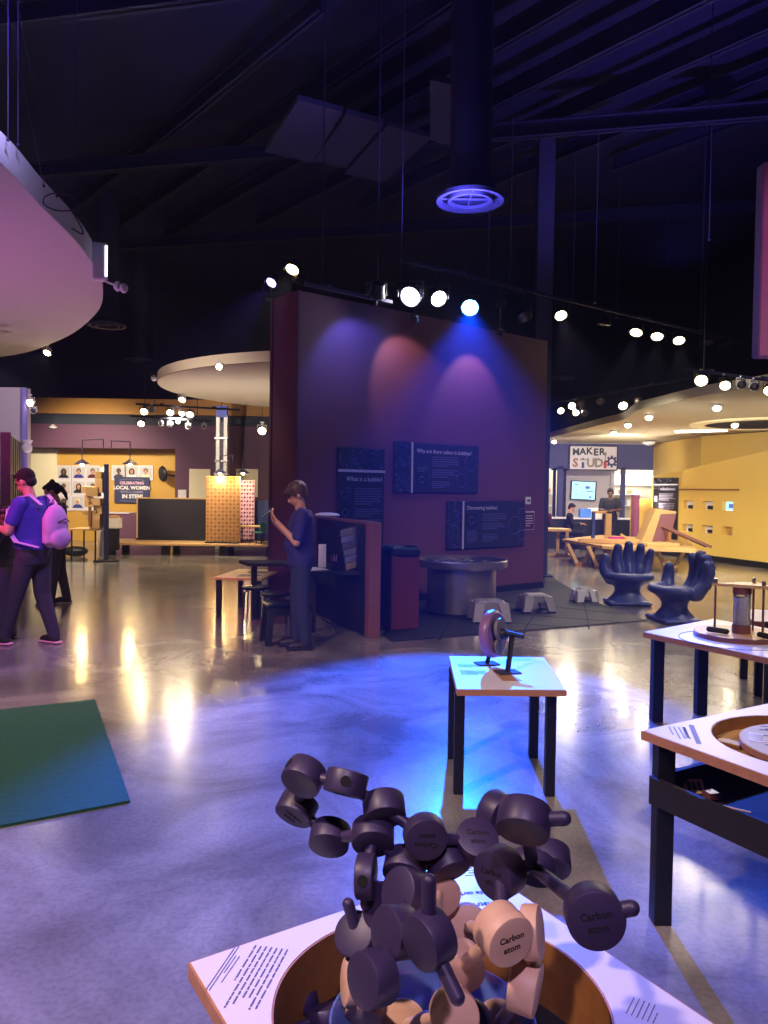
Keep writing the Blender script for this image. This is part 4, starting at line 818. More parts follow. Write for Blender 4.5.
# platform
t=T('gallery_platform','long low pale platform on dark legs carrying the boards','platform',(-4.4,18.9,0),.03)
MB().cham((0,0,.26),(4.7,1.5,.06),.01).build('deck','maple',t)
for x in(-2.0,-.75,.6,1.7): MB().box((x,-.55,.115),(.16,.12,.23)).build('leg','black',t); MB().box((x,.55,.115),(.16,.12,.23)).build('leg','black',t)
p=gx(172,517,19.3); t=T('play_board','wide dark magnetic board with maple edge on the platform','board',(p.x,19.3,.29)); MB().cham((0,0,.51),(1.68,.07,1.02),.006).build('panel','board_dark',t)
MB().box((-.85,0,.51),(.03,.09,1.04)).box((0,0,1.03),(1.72,.09,.03)).build('edge_trim','maple',t); MB().cham((0,0,.02),(1.7,.3,.04),.004).build('foot','black',t)
o=T('play_board','blue board standing at the right end of the platform','board',(-3.0,19.5,.29)); MB().cham((0,0,.5),(1.3,.06,1.0),.006).build('panel','board_blue',o); MB().cham((0,0,.02),(1.3,.26,.04),.004).build('foot','black',o)
def peg_panel(label,loc,w_,h_,m,holes,nx,nz):
    t=T('peg_panel',label,'panel',loc); bd=MB().cham((0,0,h_/2),(w_,.08,h_),.006).build('board',m,t); mb=MB()
    for i in range(nx):
        for j in range(nz):
            x=-w_/2+w_*(i+.5)/nx; z=h_*(j+.5)/nz
            if (i+j)%2==0: mb.box((x,-.041,z),(w_/nx*.60,.004,h_/nz*.60),(0,.785,0))
            else: mb.box((x,-.041,z),(w_/nx*.42,.004,h_/nz*.42))
    decor(bd,mb,holes); MB().cham((0,0,.02),(w_,.3,.04),.004).build('foot','black',t); return t
p=gx(223,541,18.4); peg_panel('tall golden peg panel with a grid of dark holes on the platform',(p.x,18.4,.29),.80,1.58,'peg_gold','brown_wood',9,18)
p=gx(246.5,540,19.2); peg_panel('pink peg panel with purple holes behind the golden one',(p.x+.02,19.2,.29),.34,1.50,'pink_board','maroon',5,16)
# lamps over panels
for px,lab in ((220,'thin pipe lamp over the golden peg panel'),(243,'thin pipe lamp over the pink peg panel'),(82,'pipe lamp over the wood tower, left of the navy post'),(130,'pipe lamp over the navy banner')):
    Y=18.3 if px>150 else 16.6; topy={220:456,243:455,82:440,130:442}[px]; lz=gx(px,473 if px>150 else 464,Y); tz=gx(px,topy,Y); hx={220:.0,243:.35,82:.45,130:-.4}[px]
    t=T('pipe_lamp',lab,'lamp',(lz.x,Y,lz.z)); dz=tz.z-lz.z
    MB().lathe([(.02,.10),(.05,.08),(.16,.0),(.15,-.01),(.03,.05)],18).build('shade','duct',t,smooth=True); MB().sph((0,0,-.005),.035).build('bulb',L_PIPE,t,smooth=True)
    MB().tube([(0,0,.08),(0,0,dz),(hx or .3,0,dz+.02),(hx or .3,0,dz-.15)],.012,6).build('pipe','duct',t)
    l=spot((0,0,-.07),(0,0,-1),35,NEUT,140,.6,.05); l.parent=t; l.location=(0,0,-.07); l.rotation_euler=(0,0,0)
# small table with green chair right of pink panel
t=T('play_table','small maple table at the right end of the platform','table',gx(252,527,18.6)*1.0); t.location.z=.29; t.location.y=18.6
MB().cham((0,0,.40),(.62,.4,.035),.005).build('tabletop','maple',t)
for x in(-.26,.26): 
    for y in(-.15,.15): MB().box((x,y,.19),(.03,.03,.38)).build('leg','black',t)
t=T('play_chair','small green chair with thin black legs on the platform','chair',(gx(259,540,18.4).x,18.35,.29),-.4)
MB().cham((0,0,.27),(.28,.26,.02),.005).build('seat','green_chair',t); MB().cham((.12,0,.42),(.03,.26,.2),.008).build('backrest','green_chair',t)
for x in(-.11,.11):
    for y in(-.1,.1): MB().cone((x,y,.26),(x*1.4,y*1.4,0),.012,.012,8).build('leg','black',t)
# upright board seen edge on + wood tower + small table
p=FL(106,562); t=T('upright_board','tall navy edged upright board seen almost edge on','board',(p.x,p.y,0)); an=math.atan2(18.6-16.4,-6.9+5.85)
MB().cham((.75*math.cos(an),.75*math.sin(an),1.02),(1.5,.07,1.98),.006,(0,0,an)).build('panel','print_white',t); MB().cham((0,0,1.04),(.11,.10,2.04),.006,(0,0,an)).build('edge_post',mat('navy_post','#2a2e56',.5),t)
MB().cham((0,0,.02),(.5,.14,.04),.006,(0,0,an+PI/2)).build('foot','black',t)
p=gx(91,531,16.6); t=T('block_table','small maple play table before the portraits','table',(p.x-.08,16.7,0)); zt=gx(91,529,16.6).z
MB().cham((0,0,zt),(.60,.7,.035),.006).build('tabletop','maple',t)
for x in(-.26,.0,.24): MB().cone((x,-.28,zt-.01),(x,-.28,0),.018,.018,10).build('leg','black',t)
rg=random.Random(11)
tw_=T('wood_tower','golden stacked wood block tower with arms on the play table','toy',(gx(96.5,500,16.45).x,16.45,zt+.02))
for k,(x,z,w_,h_) in enumerate(((.0,.10,.22,.2),(-.04,.26,.3,.12),(.05,.40,.18,.18),(-.12,.34,.3,.06),(.02,.56,.2,.16),(-.16,.60,.12,.22),(-.05,.78,.26,.2),(.08,.9,.16,.3),(-.18,.82,.22,.14),(.06,1.1,.14,.2),(-.1,.48,.2,.05))):
    MB().cham((x,rg.uniform(-.05,.05),z),(w_,.22,h_),.006).build('block','maple' if k%3 else 'pine',tw_)
MB().box((-.09,-.13,.32),(.06,.02,.5)).build('dark_strip','brown_wood',tw_)
o=T('supply_box','white box with wooden blocks behind the navy edged board','box',gx(114,523,18.0)); MB().cham((0,0,0),(.30,.25,.24),.008).build('box','white',o); MB().cham((0,0,.13),(.2,.2,.10),.006).build('blocks','maple',o); MB().box((0,0,-.37),(.2,.18,.50)).build('stand','black',o)
t=T('side_counter','low purple cabinet below the navy banner','cabinet',(-6.85,22.3-.6,0)); MB().cham((0,0,.42),(1.7,.5,.84),.01).build('body','purple_wall_dark',t); MB().cham((-.6,-.0,.86),(.9,.55,.03),.005).build('top','sign_light',t)
p=FL(115,545,.08); o=MB().sph((0,0,0),(.28,.2,.12),16,8).build('floor_cushion','black',smooth=True); o.location=(p.x,17.55,.121); tag(o,'dark rounded floor cushion at the left end of the platform','cushion')
# ================================================================ LEFT BOOTH
struct(MB().box((-8.0,13.3,1.62),(3.85,.2,3.24)).build('wall_booth','canopy_white'))
o=MB().cone((0,0,0),(0,0,3.2),.055,.055,16).build('violet_post','violet_post',smooth=True); o.location=(gx(24,470,12.95).x,12.95,0); tag(o,'slim violet lit post at the edge of the white booth wall','post')
pa=Vector((-5.07,10.45,0)); pb=Vector((-6.10,13.1,0)); pdv=(pb-pa); Lp=pdv.length; pang=math.atan2(pdv.y,pdv.x)
t=T('slatted_wall','tall booth partition with vertical dark and tan slats','partition',pa,pang); MB().box((Lp/2,.04,1.15),(Lp,.05,2.3)).build('backing','slat_light',t); MB().box((.02,0,1.15),(.09,.12,2.3)).build('end_panel','door_purple',t)
for k in range(6): MB().box((.35+k*.42,-.0,1.15),(.22,.04,2.28)).build('slat','slat_dark',t)
q_=FL(9,603); t=T('display_counter','golden fronted display counter with white top at the left edge','counter',(q_.x-.75,9.9,0)); MB().box((0,0,.05),(1.3,.8,.10)).build('plinth','black',t); MB().cham((0,0,.45),(1.45,.9,.70),.006).build('front','gold',t); MB().cham((0,0,.82),(1.5,.95,.04),.006).build('top','print_white',t)
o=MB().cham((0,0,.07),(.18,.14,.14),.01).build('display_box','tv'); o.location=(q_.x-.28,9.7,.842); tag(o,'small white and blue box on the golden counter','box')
# ================================================================ RIGHT FAR
# sign
a=gx(570,447,23.95); b=gx(616,469,23.95); t=T('room_sign','white Maker Studio sign with gear letter on the blue header wall','sign',((a.x+b.x)/2,23.93,(a.z+b.z)/2),0); W_=b.x-a.x; H_=.70
o=MB().cham((0,0,0),(W_,.06,H_),.006).build('board','print_white',t); MB().box((0,.02,0),(W_+.06,.05,H_+.06)).build('frame','black',t)
for k,(ch,x) in enumerate((('M',-.54),('A',-.33),('K',-.13),('E',.07),('R',.26))): text(ch,.29,'black',t,(x,-.034,.17+.015*((k*7)%3)),align='CENTER',bold=.010,name='letter')
for ch,x,m_ in (('S',-.55,'brown_ink'),('U',-.08,'grey_ink'),('D',.17,'grey_ink')): text(ch,.36,m_,t,(x,-.034,-.16),align='CENTER',bold=.016,name='letter')
MB().box((-.32,-.036,-.22),(.08,.01,.18)).build('letter','board_blue',t); MB().box((-.32,-.036,-.06),(.2,.01,.035)).box((-.32,-.036,-.02),(.08,.01,.05)).build('letter_bar','grey_ink',t)
MB().box((.36,-.036,-.20),(.085,.01,.22)).build('letter','red_ink',t); MB().box((.36,-.036,.0),(.03,.01,.18)).sph((.36,-.036,.12),(.04,.01,.06)).build('brush','grey_ink',t)
g=[]; ng=16
mb=MB(); q=Euler((PI/2,0,0)).to_quaternion(); mb.lathe([(.075,-.006),(.13,-.006),(.13,.006),(.075,.006)],28,(.56,-.036,-.10),q,closed=True)
for k in range(8): a_=k*PI/4; mb.box((.56+.15*math.cos(a_),-.036,-.10+.15*math.sin(a_)),(.06,.012,.06),(0,-a_,0))
mb.build('gear','banner_navy',t)
# TV on inner partition
struct(MB().box((6.38,24.9,1.2),(1.75,.1,2.4)).build('wall_tv','canopy_white'))
a=gx(583.5,490.5,24.7); t=T('wall_screen','flat screen showing pale blue page, tilted on its wall mount','television',(a.x,24.72,a.z)); 
o=MB().cham((0,0,0),(.80,.05,.60),.01).build('casing','black_gloss',t); o.rotation_euler=(.0,.03,-.12); o2=MB().box((0,-.028,0),(.72,.006,.55)).build('display','tv',o)
mb=MB(); rg=random.Random(2)
for x,z,w_,h_ in ((-.22,.18,.12,.03),(.12,.10,.14,.09),(.2,-.02,.2,.03),(-.2,0,.03,.02),(-.05,-.05,.04,.03),(-.22,-.13,.05,.02),(-.05,-.17,.05,.02),(.22,-.2,.08,.05),(.12,-.14,.04,.02),(-.1,.1,.03,.02)): mb.box((x,-.034,z),(w_,.004,h_))
decor(o2,mb,'tv_ink'); MB().box((0,.05,0),(.2,.1,.2)).build('mount','black',o)
for k,(x,z) in enumerate(((4.9,1.55),(4.9,1.15),(7.9,1.55),(7.9,1.18))):
    lab=['upper white shelf left inside the maker room','lower white shelf left inside the maker room','upper white shelf right inside the maker room','lower white shelf right inside the maker room'][k]
    t=T('wall_shelf',lab,'shelf',(x+.0,26.15,z)); MB().cham((0,0,0),(1.5,.4,.035),.004).build('board','white',t); 
    for s_ in(-.6,.6): MB().box((s_,.05,-.08),(.03,.28,.13)).build('bracket','white',t)
    for j in range(5):
        it=MB(); hh=rg.uniform(.08,.22); 
        if j%2: it.cham((0,0,hh/2),(rg.uniform(.1,.22),.16,hh),.01)
        else: it.lathe([(.06,0),(.075,hh*.6),(.04,hh),(0,hh)],14)
        it=it.build('storage_item',['maple','white','pack','sign_light','peg_gold'][(j+k)%5]); it.location=(x-.6+.3*j,26.12,z+.018); tag(it,'small craft item on the %s, %s'%(lab.replace(' inside the maker room',''),['far left','second from left','in the middle','second from right','far right'][j]),'storage item')
for x0,x1,z,lab in ((4.6,5.5,2.0,'lit ceiling panel seen through the left opening'),(7.5,9.4,2.05,'lit ceiling panel seen through the right opening')):
    t=T('light_panel',lab,'light',((x0+x1)/2,26.28,z)); MB().box((0,0,0),(x1-x0,.04,.32)).build('diffuser','white_lit',t); MB().box((0,.03,0),(x1-x0+.06,.02,.38)).build('frame','white',t)
for x in (5.15,9.2,7.9): 
    l=bpy.data.lights.new('maker_room_light','AREA'); l.shape='RECTANGLE'; l.size=1.4; l.size_y=1.0; l.energy=38; l.color=(1,.95,.9); o=bpy.data.objects.new('maker_room_light',l); COL.objects.link(o); o.location=(x,25.3,3.1)
for x,lab in ((5.62,'left grey steel door frame post of the maker room'),(5.30,'far left grey steel post of the maker room'),(7.12,'right grey steel door frame post of the maker room')):
    o=MB().box((0,0,1.17),(.08,.1,2.34)).box((0,-.0,2.32),(.2,.1,.05)).build('door_post','steel_dark' if x<7 else 'canopy_white'); o.location=(x,24.35,0); tag(o,lab,'post')
t=T('work_counter','long dark work counter with white top in the maker room','counter',(6.28,22.6,0)); MB().cham((0,0,.42),(3.6,.6,.84),.01).build('body','black',t); MB().cham((0,0,.86),(3.7,.7,.04),.006).build('top','print_white',t)
o=MB().cham((0,0,.13),(.32,.2,.26),.01).build('blue_box',mat('box_blue','#4a7ee0',.5)); o.location=(gx(584,525,22.5).x,22.45,.885); tag(o,'blue box on the white counter beside the wood frame','box')
o=MB().cham((0,0,.14),(.55,.2,.28),.01).build('clear_bin','white'); o.location=(gx(596,526,22.5).x,22.5,.885); tag(o,'pale bin on the white counter right of the blue box','bin')
# blue seats
for px,lab in ((545,'small blue stool at the left, beside the block wall edge'),(556,'second small blue stool beyond the timber bench')):
    p=FL(px,544); t=T('blue_stool',lab,'stool',(p.x,p.y,0)); MB().lathe([(.13,.5),(.15,.52),(.13,.55),(0,.55)],20).build('seat','seat_blue',t,smooth=True)
    for k in range(4): a_=k*PI/2+.4; MB().cone((.1*math.cos(a_),.1*math.sin(a_),.5),(.15*math.cos(a_),.15*math.sin(a_),0),.022,.022,8).build('leg','seat_blue',t)
# timber bench frame
p=FL(560,557); t=T('timber_bench','open pine bench frame right of the block wall','bench',(p.x-.5,p.y,0)); zt=gx(556,530,p.y).z
MB().cham((0,.2,zt),(1.5,.6,.07),.01).build('bench_top','pine',t); MB().cham((0,0,.04),(1.5,.08,.08),.01).build('floor_rail','pine',t)
for x in(.66,.50): MB().cham((x,(.66-x)*2,zt/2),(.08,.08,zt-.06),.006).build('post','pine',t)
MB().cham((-.66,0,zt/2),(.08,.08,zt-.06),.006).build('post','pine',t)
# post frame
p=gx(601,548,18.8); t=T('timber_arch','upright pine and blue post frame behind the timber table','frame',(p.x,18.8,0)); z1=gx(601,511,18.8).z
MB().cham((.16,0,z1/2),(.14,.1,z1),.006).build('post','pine',t); MB().cham((-.20,0,z1/2),(.07,.1,z1-.02),.006).build('post','board_blue',t); MB().cham((0,0,z1-.03),(.46,.1,.06),.006).build('top_rail','pine',t); MB().cham((0,0,.03),(.5,.3,.06),.006).build('foot','pine',t)
# purple end post + info panel at yellow wall
p=gx(635,520,20.6); o=MB().cham((0,0,.78),(.13,.3,1.56),.006).build('purple_post','door_purple'); o.location=(p.x,20.6,0); tag(o,'dark purple upright panel end before the yellow nook','panel')
o=MB().cham((0,0,.73),(.62,.12,1.46),.006).build('nook_wall','yellow'); o.location=(gx(645,520,21).x-.03,21.15,0); tag(o,'short yellow nook wall between purple post and dark info panel','partition')
t=T('info_sign','tall dark info panel with patterned top on the yellow wall','sign',yw(-.52,1.22,.02),YA)
wI=1.02; bd=MB().cham((0,-.012,0),(wI,.024,1.60),.008).build('board','black',t); mb=MB(); rg=random.Random(9)
MB().box((0,-.026,.62),(wI,.004,.03)).build('stripe','print_white',t)
for k in range(60): x=rg.uniform(-.48,.48); z=rg.uniform(.5,.78); mb.box((x,-.026,z),(rg.uniform(.02,.06),.004,.012),(0,rg.random()*3,0))
decor(bd,mb,'sign_ink')
mb=MB(); 
for z0,z1,r in ((.2,.4,5),(-.05,.15,5),(-.35,-.12,5),(-.7,-.45,6)): dashes(mb,-.25,.45,z0,z1,r,-.026,.5,rg)
mb.box((.1,-.026,.50),(.6,.004,.05)).box((-.38,-.026,.25),(.12,.004,.15)); decor(bd,mb,'sign_ink')
# niche interiors
for k,(s0,s1,z0,z1) in enumerate(wins):
    zz=r1 if k<3 else r0; c=(s0+s1)/2; lab=['upper left','upper middle','upper right lit blue','lower left','lower middle','lower right'][k]+' display niche in the yellow wall'
    t=T('display_niche',lab,'niche',yw(c,(zz[0]+zz[1])/2,-.03),YA); w_=s1-s0; h_=zz[1]-zz[0]
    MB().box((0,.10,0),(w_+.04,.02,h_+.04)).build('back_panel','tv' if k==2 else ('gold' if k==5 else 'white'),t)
    if k in (0,1,3,4): MB().cham((.05,.05,-h_*.22),(w_*.55,.08,h_*.4),.01).build('display_item','black',t)
    if k==5: MB().cone((0,.04,-h_*.45),(0,.04,h_*.2),.08,.01,4).build('display_item','brown_wood',t)
    if k==2: MB().box((.0,.085,0),(w_*.5,.01,h_*.5)).build('display_item','tv_ink',t)
# big timber table
pt=[FL(x,y,.50) for x,y in ((562,539),(602,546),(697,550),(690,541),(640,537),(600,535))]; c=sum(pt,Vector())/6; t=T('timber_table','large low pine table with V shaped legs before the yellow wall','table',(c.x,c.y,0))
MB().prism([(p.x-c.x,p.y-c.y) for p in pt],.44,.50).build('tabletop','pine',t)
for (px,py,sp) in ((581,566,.30),(602,569,.30),(644,571,.30),(672,571,.34)):
    b=FL(px,py)-Vector((c.x,c.y,0)); y2=b.y+.25
    for s_ in(-1,1): MB().cham(((b.x+s_*sp*.55),b.y+.1,.24),(.075,.075,.5),.006,(0,s_*.46,0)).build('leg','pine',t)
    MB().cham((b.x,b.y+.1,.03),(.26,.14,.06),.006).build('foot_block','brown_wood',t)
def onT(px,Y,z=.502): r=gx(px,545,Y); return Vector((r.x,Y,z))
o=MB().cham((0,0,.05),(1.3,.12,.10),.01).cham((.1,.14,.04),(1.0,.1,.08),.01).build('timber_trough','pine'); o.location=onT(609,17.0); o.rotation_euler=(0,0,-.12); tag(o,'long shallow pine trough lying on the timber table','trough')
t=T('wedge_box','leaning pine frame box with a purple front on the timber table','box',onT(652,17.0),.0)
vs=[(-.32,-.2,0),(.30,-.2,0),(.44,-.2,.72),(.0,-.2,.78),(-.32,.25,0),(.30,.25,0),(.44,.25,.72),(.0,.25,.78)]
MB().add(vs,[(0,1,2,3),(7,6,5,4),(0,4,5,1),(1,5,6,2),(2,6,7,3),(3,7,4,0)]).build('box','pine',t); MB().add([(-.08,-.205,.03),(.30,-.205,.03),(.43,-.205,.68),(.10,-.205,.66),(-.08,-.215,.03),(.30,-.215,.03),(.43,-.215,.68),(.10,-.215,.66)],[(4,5,6,7),(0,1,5,4),(1,2,6,5),(2,3,7,6),(3,0,4,7)]).build('purple_face','door_wood',t)
t=T('ramp','slatted pine ramp sloping down to the right on the timber table','ramp',onT(682,16.7))
an_=.40
for s_ in(-1,1): MB().cham((.05,s_*.13,.20),(1.15,.035,.06),.005,(0,an_,0)).build('rail','copper',t)
for k in range(10): u_=-.5+.11*k; MB().cham((.05+u_*math.cos(an_),0,.20-u_*math.sin(an_)),(.05,.24,.02),.004,(0,an_,0)).build('rung','pine',t)
MB().cham((-.3,0,.15),(.06,.2,.30),.005).build('prop','brown_wood',t)
t=T('marble_ring','magenta shallow ring on the timber table','ring',onT(617,17.35)); MB().lathe([(.13,0),(.19,.02),(.19,.12),(.17,.12),(.13,.03)],28,closed=True).build('ring','magenta',t,smooth=True); MB().lathe([(.13,.02),(0,.02),(0,.03),(.13,.03)],24).build('base','magenta',t)
o=MB().cham((0,0,.1),(.4,.05,.05),.008,(0,.6,0)).build('timber_stick','pine'); o.location=onT(628,17.1,.49); tag(o,'short pine stick leaning right of the magenta ring','stick')
o=MB().cham((0,0,.04),(.7,.5,.08),.008).build('timber_board','pine'); o.location=onT(655,17.5,.502); tag(o,'flat pine board under the wedge box','board'); o.location.y=16.3+.0; o.location.x-=.35; o.rotation_euler=(0,0,.1)
# ================================================================ PEOPLE (local frame: +X forward, +Y left, feet at origin)
V=Vector
def hand(mb,wrist,d,up,side,curl=.8,L=.175,holding=False):
    d=V(d).normalized(); up=V(up); up=(up-d*up.dot(d)).normalized(); lat=d.cross(up)*side   # thumb side
    w0=V(wrist); 
    for k in range(4):
        off=lat*(.030-.020*k); kn=w0+d*(.085-.004*abs(k-1))+off; mb.limb([w0+lat*(.016-.011*k)+d*.01,kn],[.014,.0115],8)
        ln=[.070,.078,.072,.056][k]; c1=curl*.6; c2=curl*1.5
        p1=kn+(d*math.cos(c1)-up*math.sin(c1))*ln*.5; p2=p1+(d*math.cos(c2)-up*math.sin(c2))*ln*.45
        mb.limb([kn,p1,p2],[.0105,.0095,.008],8)
    t0=w0+d*.025+lat*.022; t1=t0+(d*.6+lat*.75-up*.15).normalized()*.045; t2=t1+(d*.85+lat*.2-up*.35).normalized()*.035
    mb.limb([t0,t1,t2],[.014,.011,.009],8)
def person(label,loc,rz,H_,J,shirt,pants,skin,hair,hairf,shoe='shoe_dark',sole='sole_dark',vox=.007,sleeve=.55,head_pitch=.35,head_yaw=0,bulk=1.0,fem=False,cat='person',shirt_len=.90,belly=0,extra=None):
    t=T('person',label,cat,loc,rz); k=H_/1.70; S=lambda p: V(p)*k
    sh,el,wr=J['sh'],J['el'],J['wr']; hp,kn,an=J['hip'],J['knee'],J['ankle']
    neck=S(J.get('neck',(0,0,1.44))); head=S(J.get('head',(.035,0,1.585))); lean=J.get('lean',0)
    b=bulk
    def torso(mb,g=0,z0=.85,full=True):
        rings=[(.82,.0,.118,.168),(.86,.0,.118,.168),(.95,.0,.12,.168),(1.05,.01+belly*.6,.105+belly,.145),(1.15,.012+belly*.4,.108+belly*.7,.15),(1.27,.01,.115,.168),(1.36,.0,.10,.165),(1.42,-.005,.07,.10)]
        rr=[r for r in rings if r[0]>=z0-.001]
        n=24; vs=[]
        for z,x,rx,ry in rr:
            xl=x+lean*(z-.9)
            for i in range(n): a=2*PI*i/n; vs.append(S((xl+(rx*b+g)*math.cos(a),(ry*b+g)*math.sin(a),z)))
        m_=len(rr); fs=[tuple(reversed(range(n))),tuple(range((m_-1)*n,m_*n))]
        for q in range(m_-1):
            for i in range(n): j=(i+1)%n; fs.append((q*n+i,q*n+j,q*n+n+j,q*n+n+i))
        mb.add(vs,fs)
    # body
    mb=MB(); torso(mb,-.014,.88)
    mb.limb([neck-V((0,0,.06))*k,neck+(head-neck)*.55],[.058*k,.052*k])
    hq=Euler((0,head_pitch,head_yaw)).to_quaternion()
    def hl(x,y,z): return head+hq@(V((x,y,z))*k)
    mb.sph(hl(-.012,0,.025),(.094*k,.076*k,.092*k),18,12,hq); mb.sph(hl(.020,0,-.045),(.068*k,.056*k,.070*k),16,10,hq); mb.sph(hl(.045,0,-.085),(.030*k,.030*k,.024*k),12,8,hq)
    mb.cone(hl(.080,0,.012),hl(.106,0,-.026),.008*k,.014*k,8); mb.sph(hl(.100,0,-.028),(.014*k,.015*k,.011*k),8,6,hq)
    mb.sph(hl(.082,0,-.060),(.012*k,.022*k,.010*k),8,6,hq); mb.sph(hl(.074,0,.035),(.018*k,.05*k,.012*k),10,6,hq)
    for s_ in(-1,1): mb.sph(hl(-.012,s_*.077,-.012),(.020*k,.010*k,.032*k),8,6,hq)
    for i in (0,1):
        mb.limb([S(sh[i]),S(el[i]),S(wr[i])],[.050*k*b,.038*k*b,.026*k],12)
        hd=J['hand'][i]; hand(mb,S(wr[i]),hd[0],hd[1],(1 if i==0 else -1)*hd[2],hd[3])
        mb.limb([S(hp[i]),S(kn[i]),S(an[i])],[.078*k*b,.052*k,.036*k],12)
        f=V(J['foot'][i]); mb.limb([S(an[i])-V((0,0,.03)),S(an[i])+f*.13*k-V((0,0,.045))*k],[.035*k,.03*k],10)
    remesh(mb,'body',skin,t,vox,3)
    # eyes and mouth
    mb=MB(); 
    for s_ in(-1,1): mb.sph(hl(.080,s_*.030,.014),(.008*k,.013*k,.007*k),8,6,hq)
    mb.build('eyes','hair_dark',t,smooth=True)
    mb=MB(); mb.sph(hl(.089,0,-.060),(.006*k,.020*k,.004*k),10,6,hq); mb.build('mouth','maroon_shirt',t,smooth=True)
    # hair
    mb=MB(); hairf(mb,hl,hq,k); remesh(mb,'hair',hair,t,vox,2)
    # shirt
    mb=MB(); torso(mb,.010,shirt_len)
    for i in (0,1):
        a=S(sh[i]); e=S(el[i]); w_=S(wr[i])
        mb.limb([V((a.x*.4,a.y*.45,a.z+.01*k)),a],[.055*k*b,.062*k*b],12)
        if sleeve<=1: 
            c=a+(e-a)*sleeve; mb.limb([a,c],[.062*k*b,.056*k*b],12)
        else: mb.limb([a,e,e+(w_-e)*.9],[.062*k*b,.050*k*b,.040*k],12)
    remesh(mb,'shirt',shirt,t,vox,3)
    # trousers
    mb=MB(); n=24; vs=[]
    rr=[(.80,0,.10,.16),(.88,0,.122,.175),(.96,0,.124,.172),(1.0,0,.118,.162)]
    for z,x,rx,ry in rr:
        for i in range(n): a=2*PI*i/n; vs.append(S((x+lean*(z-.9)+(rx*b+.002)*math.cos(a),(ry*b)*math.sin(a),z)))
    fs=[tuple(reversed(range(n))),tuple(range(3*n,4*n))]
    for q in range(3):
        for i in range(n): j=(i+1)%n; fs.append((q*n+i,q*n+j,q*n+n+j,q*n+n+i))
    if not J.get('sit'): mb.add(vs,fs)
    else: mb.add(vs[n:],[f for f in []]+[tuple(reversed(range(n))),tuple(range(2*n,3*n))]+[(q*n+i,q*n+(i+1)%n,q*n+n+(i+1)%n,q*n+n+i) for q in range(2) for i in range(n)])
    for i in (0,1): a=S(hp[i]); c=S(kn[i]); e=S(an[i]); mb.limb([a,c,e+V((0,0,.0))],[.095*k*b,.070*k*b,.058*k],14)
    remesh(mb,'trousers',pants,t,vox,3)
    for i in (0,1):
        f=V(J['foot'][i]).normalized(); a=S(an[i]); g0=V((a.x,a.y,a.z-.08*k)); fq=f.to_track_quat('X','Z')
        mb=MB(); mb.sph(g0+V((0,0,.062*k)),(.055*k,.044*k,.06*k),12,8,fq); mb.limb([g0+V((0,0,.045))*k-f*.02,g0+f*.09*k+V((0,0,.042))*k,g0+f*.155*k+V((0,0,.034))*k],[.044*k,.042*k,.032*k],12)
        so=remesh(mb,'shoe',shoe,t,vox,2)
        mb=MB(); e=fq.to_matrix(); mb.cham(g0+f*.062*k+V((0,0,.012*k)),(.275*k,.092*k,.022*k),.01,e); mb.build('sole',sole,so)
    if extra: extra(t,k,hl,hq)
    return t
def hair_short(mb,hl,hq,k):
    mb.sph(hl(-.030,0,.045),(.092*k,.084*k,.088*k),18,12,hq); mb.sph(hl(.035,0,.085),(.050*k,.060*k,.036*k),14,8,hq); mb.sph(hl(-.060,0,-.02),(.050*k,.066*k,.055*k),14,8,hq)
    for s_ in (-1,1): mb.sph(hl(-.01,s_*.066,.035),(.05*k,.016*k,.035*k),10,6,hq)
def hair_woman(mb,hl,hq,k):
    mb.sph(hl(-.030,0,.045),(.104*k,.094*k,.098*k),18,12,hq); mb.sph(hl(.060,.0,.058),(.048*k,.078*k,.046*k),14,8,hq); mb.sph(hl(-.065,0,-.01),(.050*k,.070*k,.060*k),14,8,hq)
    mb.limb([hl(.03,.066,.07),hl(.035,.074,.035),hl(.01,.076,.0)],[.03*k,.022*k,.012*k],8); mb.limb([hl(.03,-.066,.07),hl(.045,-.076,.02),hl(.035,-.078,-.02)],[.03*k,.022*k,.012*k],8)
def hair_bun(mb,hl,hq,k):
    hair_short(mb,hl,hq,k); mb.sph(hl(-.075,0,.115),(.04*k,)*3,12,8); q0=hl(-.10,0,.05); mb.limb([q0,q0+V((-.07,0,-.05))*k,q0+V((-.12,0,-.12))*k,q0+V((-.14,0,-.2))*k],[.04*k,.036*k,.03*k,.016*k],10)
def hair_cap(mb,hl,hq,k):
    mb.sph(hl(-.02,0,.05),(.104*k,.088*k,.075*k),16,10,hq); mb.cone(hl(.04,0,.045),hl(.15,0,.035),.055*k,.05*k,12)
def stand(el,wr,hands,feet=None,x0=0,sh=((0,.185,1.385),(0,-.185,1.385)),kn=None,an=None):
    return dict(sh=sh,el=el,wr=wr,hand=hands,hip=((0,.088,.90),(0,-.088,.90)),knee=kn or ((.02,.095,.49),(.02,-.095,.49)),ankle=an or ((-.02,.095,.085),(-.02,-.095,.085)),foot=feet or ((1,.15,0),(1,-.15,0)))
